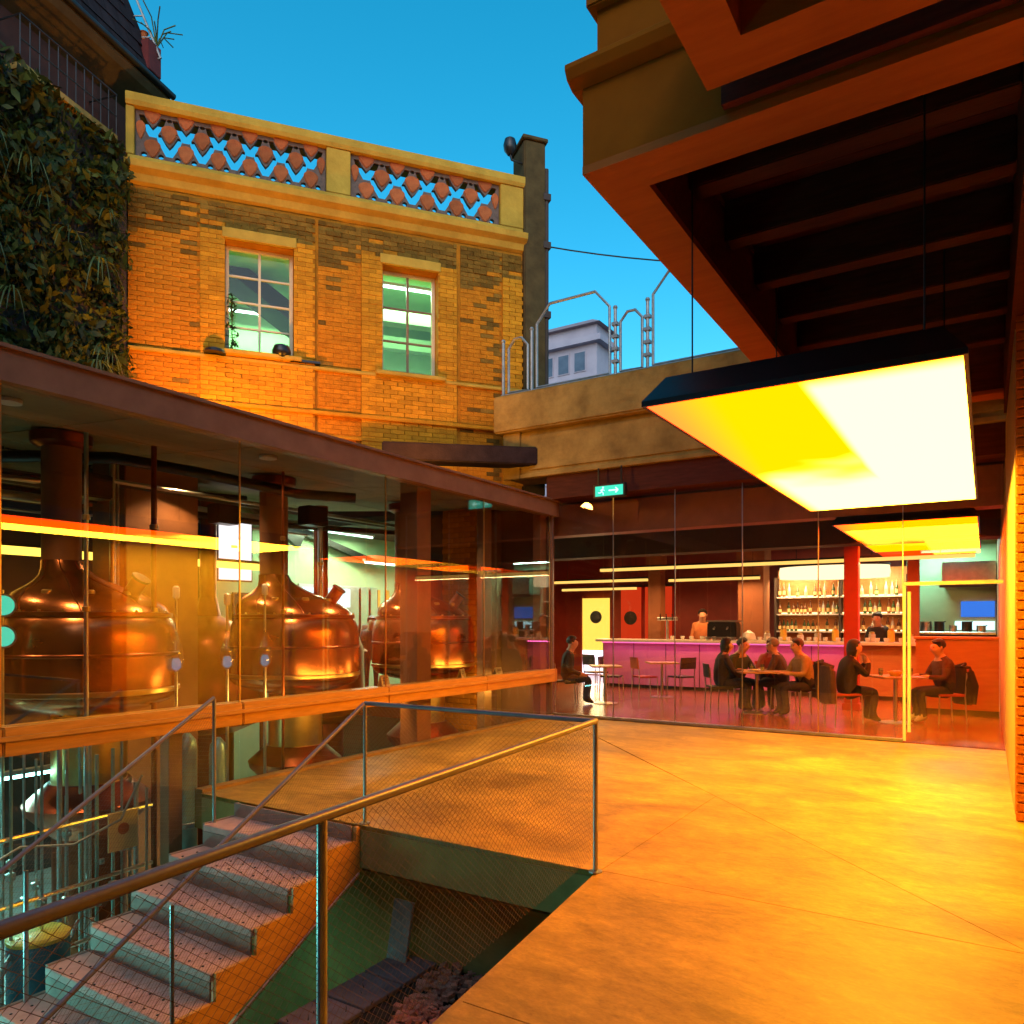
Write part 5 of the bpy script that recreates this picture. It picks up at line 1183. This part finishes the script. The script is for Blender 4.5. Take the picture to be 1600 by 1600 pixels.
# spare chairs
for i, (x, y, rz, red, lab) in enumerate([(-6.1,14.85,.8,1,'empty red chair before the magenta counter'),(-5.45,15.25,2.6,0,'empty dark chair right of the red one by the counter'),(-6.75,14.6,.2,0,'empty dark chair left of the red one by the counter'),(-2.95,15.2,2.2,1,'empty red chair behind the man in the tan jacket'),(-7.6,15.6,1.2,0,'empty dark chair near the glowing yellow door')]):
    dup(ch if red else cD, (x,y,0), rz, lab)
make_table('small table among the empty chairs by the magenta counter', (-5.85,15.2,0), .32)
# coats over chairs
def coat(label, loc, rz, m_):
    t = thing('coat', label, 'coat', loc, rz)
    mb = MB(); n = 14
    prof = [(.30,.20),(.42,.25),(.62,.26),(.80,.22),(.90,.13)]
    for z, w in prof[::-1]:
        pass
    o_ = len(mb.v)
    for z, w in prof:
        for k in range(n):
            a = 2*PI*k/n; rr = 1+.12*math.sin(3*a+z*9)
            mb.v.append((-.27+.085*math.cos(a)*rr, w*math.sin(a)*rr, z))
    for i in range(len(prof)-1):
        for k in range(n):
            a, b = o_+i*n+k, o_+i*n+(k+1) % n; mb.f.append((a,b,b+n,a+n))
    mb.f.append(tuple(reversed(range(n)))); mb.f.append(tuple(range((len(prof)-1)*n,len(prof)*n)))
    obj('body', mb, m_, t, smooth=True)
    for s_ in (-1,1): obj('sleeve', MB().tube([(-.27,s_*.20,.82),(-.30,s_*.27,.6),(-.28,s_*.26,.32)], [.05,.055,.045], 10), m_, t, smooth=True)
    obj('collar', MB().tube([(-.20,-.09,.88),(-.31,0,.93),(-.20,.09,.88)], .03, 8), m_, t, smooth=True)
coat('black padded coat hung over the chair of the man by the door', (-.55,13.75,0), A0+PI, 'jacket_dark')
coat('brown coat hung over the chair of the long haired woman', (-1.93,12.97,0), A0, 'jacket_brown')
coat('dark coat hung over the chair of the man in tan', (-2.62,13.55,0), A0+PI+.15, 'jacket_dark')
# table things
t = thing('basket', 'yellow bread basket on the table by the door', 'basket', (-1.22,13.28,.745)); obj('shell', MB().lathe([(.07,0),(.12,.07),(.115,.07),(.065,.01)], n=20), 'yellow_plastic', t, smooth=True)
for q in range(3): obj('bread', MB().ball((-.04+q*.04,(-.02,.03,0)[q],.06), (.045,.035,.03), 10), 'table_wood', t, smooth=True)
for i, (x, y, lab) in enumerate([(-1.42,13.2,'drinking glass left of the yellow basket'),(-1.02,13.42,'drinking glass right of the yellow basket'),(-3.3,13.35,'drinking glass at the middle of the group table'),(-3.55,13.6,'drinking glass at the rear of the group table')]):
    t = thing('drinking_glass', lab, 'glass', (x,y,.745), 0, 'drinking glasses on the cafe tables'); obj('tumbler', MB().lathe([(.03,0),(.038,.12),(.035,.12),(.028,.01)], n=16), 'glass_vessel', t, smooth=True); obj('drink', MB().lathe([(.026,.012),(.031,.07)], n=14), 'yellow_plastic', t, smooth=True)
t = thing('plate', 'white plate on the group table', 'plate', (-3.42,13.3,.745)); obj('dish', MB().lathe([(.06,0),(.13,.018),(.128,.022),(.06,.006)], n=24), 'white_china', t, smooth=True); obj('food', MB().ball((0,0,.02), (.05,.04,.02), 10), 'yellow_plastic', t, smooth=True)
# exit sign
t = thing('exit_sign', 'glowing green emergency exit sign under the concrete beam', 'sign', (-5.06,10.85,3.69))
obj('case', B(-.28,.28,0,.06,-.11,.11), 'black_paint', t, bevel=.008); obj('face', B(-.24,.24,-.006,-.001,-.08,.08), 'exit_green', t)
pg = MB()
def seg(a, b, w): # flat pictogram strokes
    a, b = Vector((a[0],-.010,a[1])), Vector((b[0],-.010,b[1])); pg.tube([a,b], w, 6)
pg.ball((-.10,-.010,.052), (.016,.004,.016), 8); seg((-.11,.03),(-.125,-.01),.011); seg((-.125,-.01),(-.095,-.035),.008); seg((-.095,-.035),(-.10,-.065),.007); seg((-.125,-.01),(-.16,-.03),.008); seg((-.16,-.03),(-.185,-.02),.007); seg((-.11,.028),(-.075,.005),.006); seg((-.11,.028),(-.15,.012),.006)
seg((.0,0),(.16,0),.011); seg((.16,0),(.115,.04),.010); seg((.16,0),(.115,-.04),.010)
obj('pictogram', pg, 'exit_white', t)
for x in (-.2,.2): obj('bracket', B(x-.012,x+.012,.02,.04,.111,.38), 'black_paint', t)
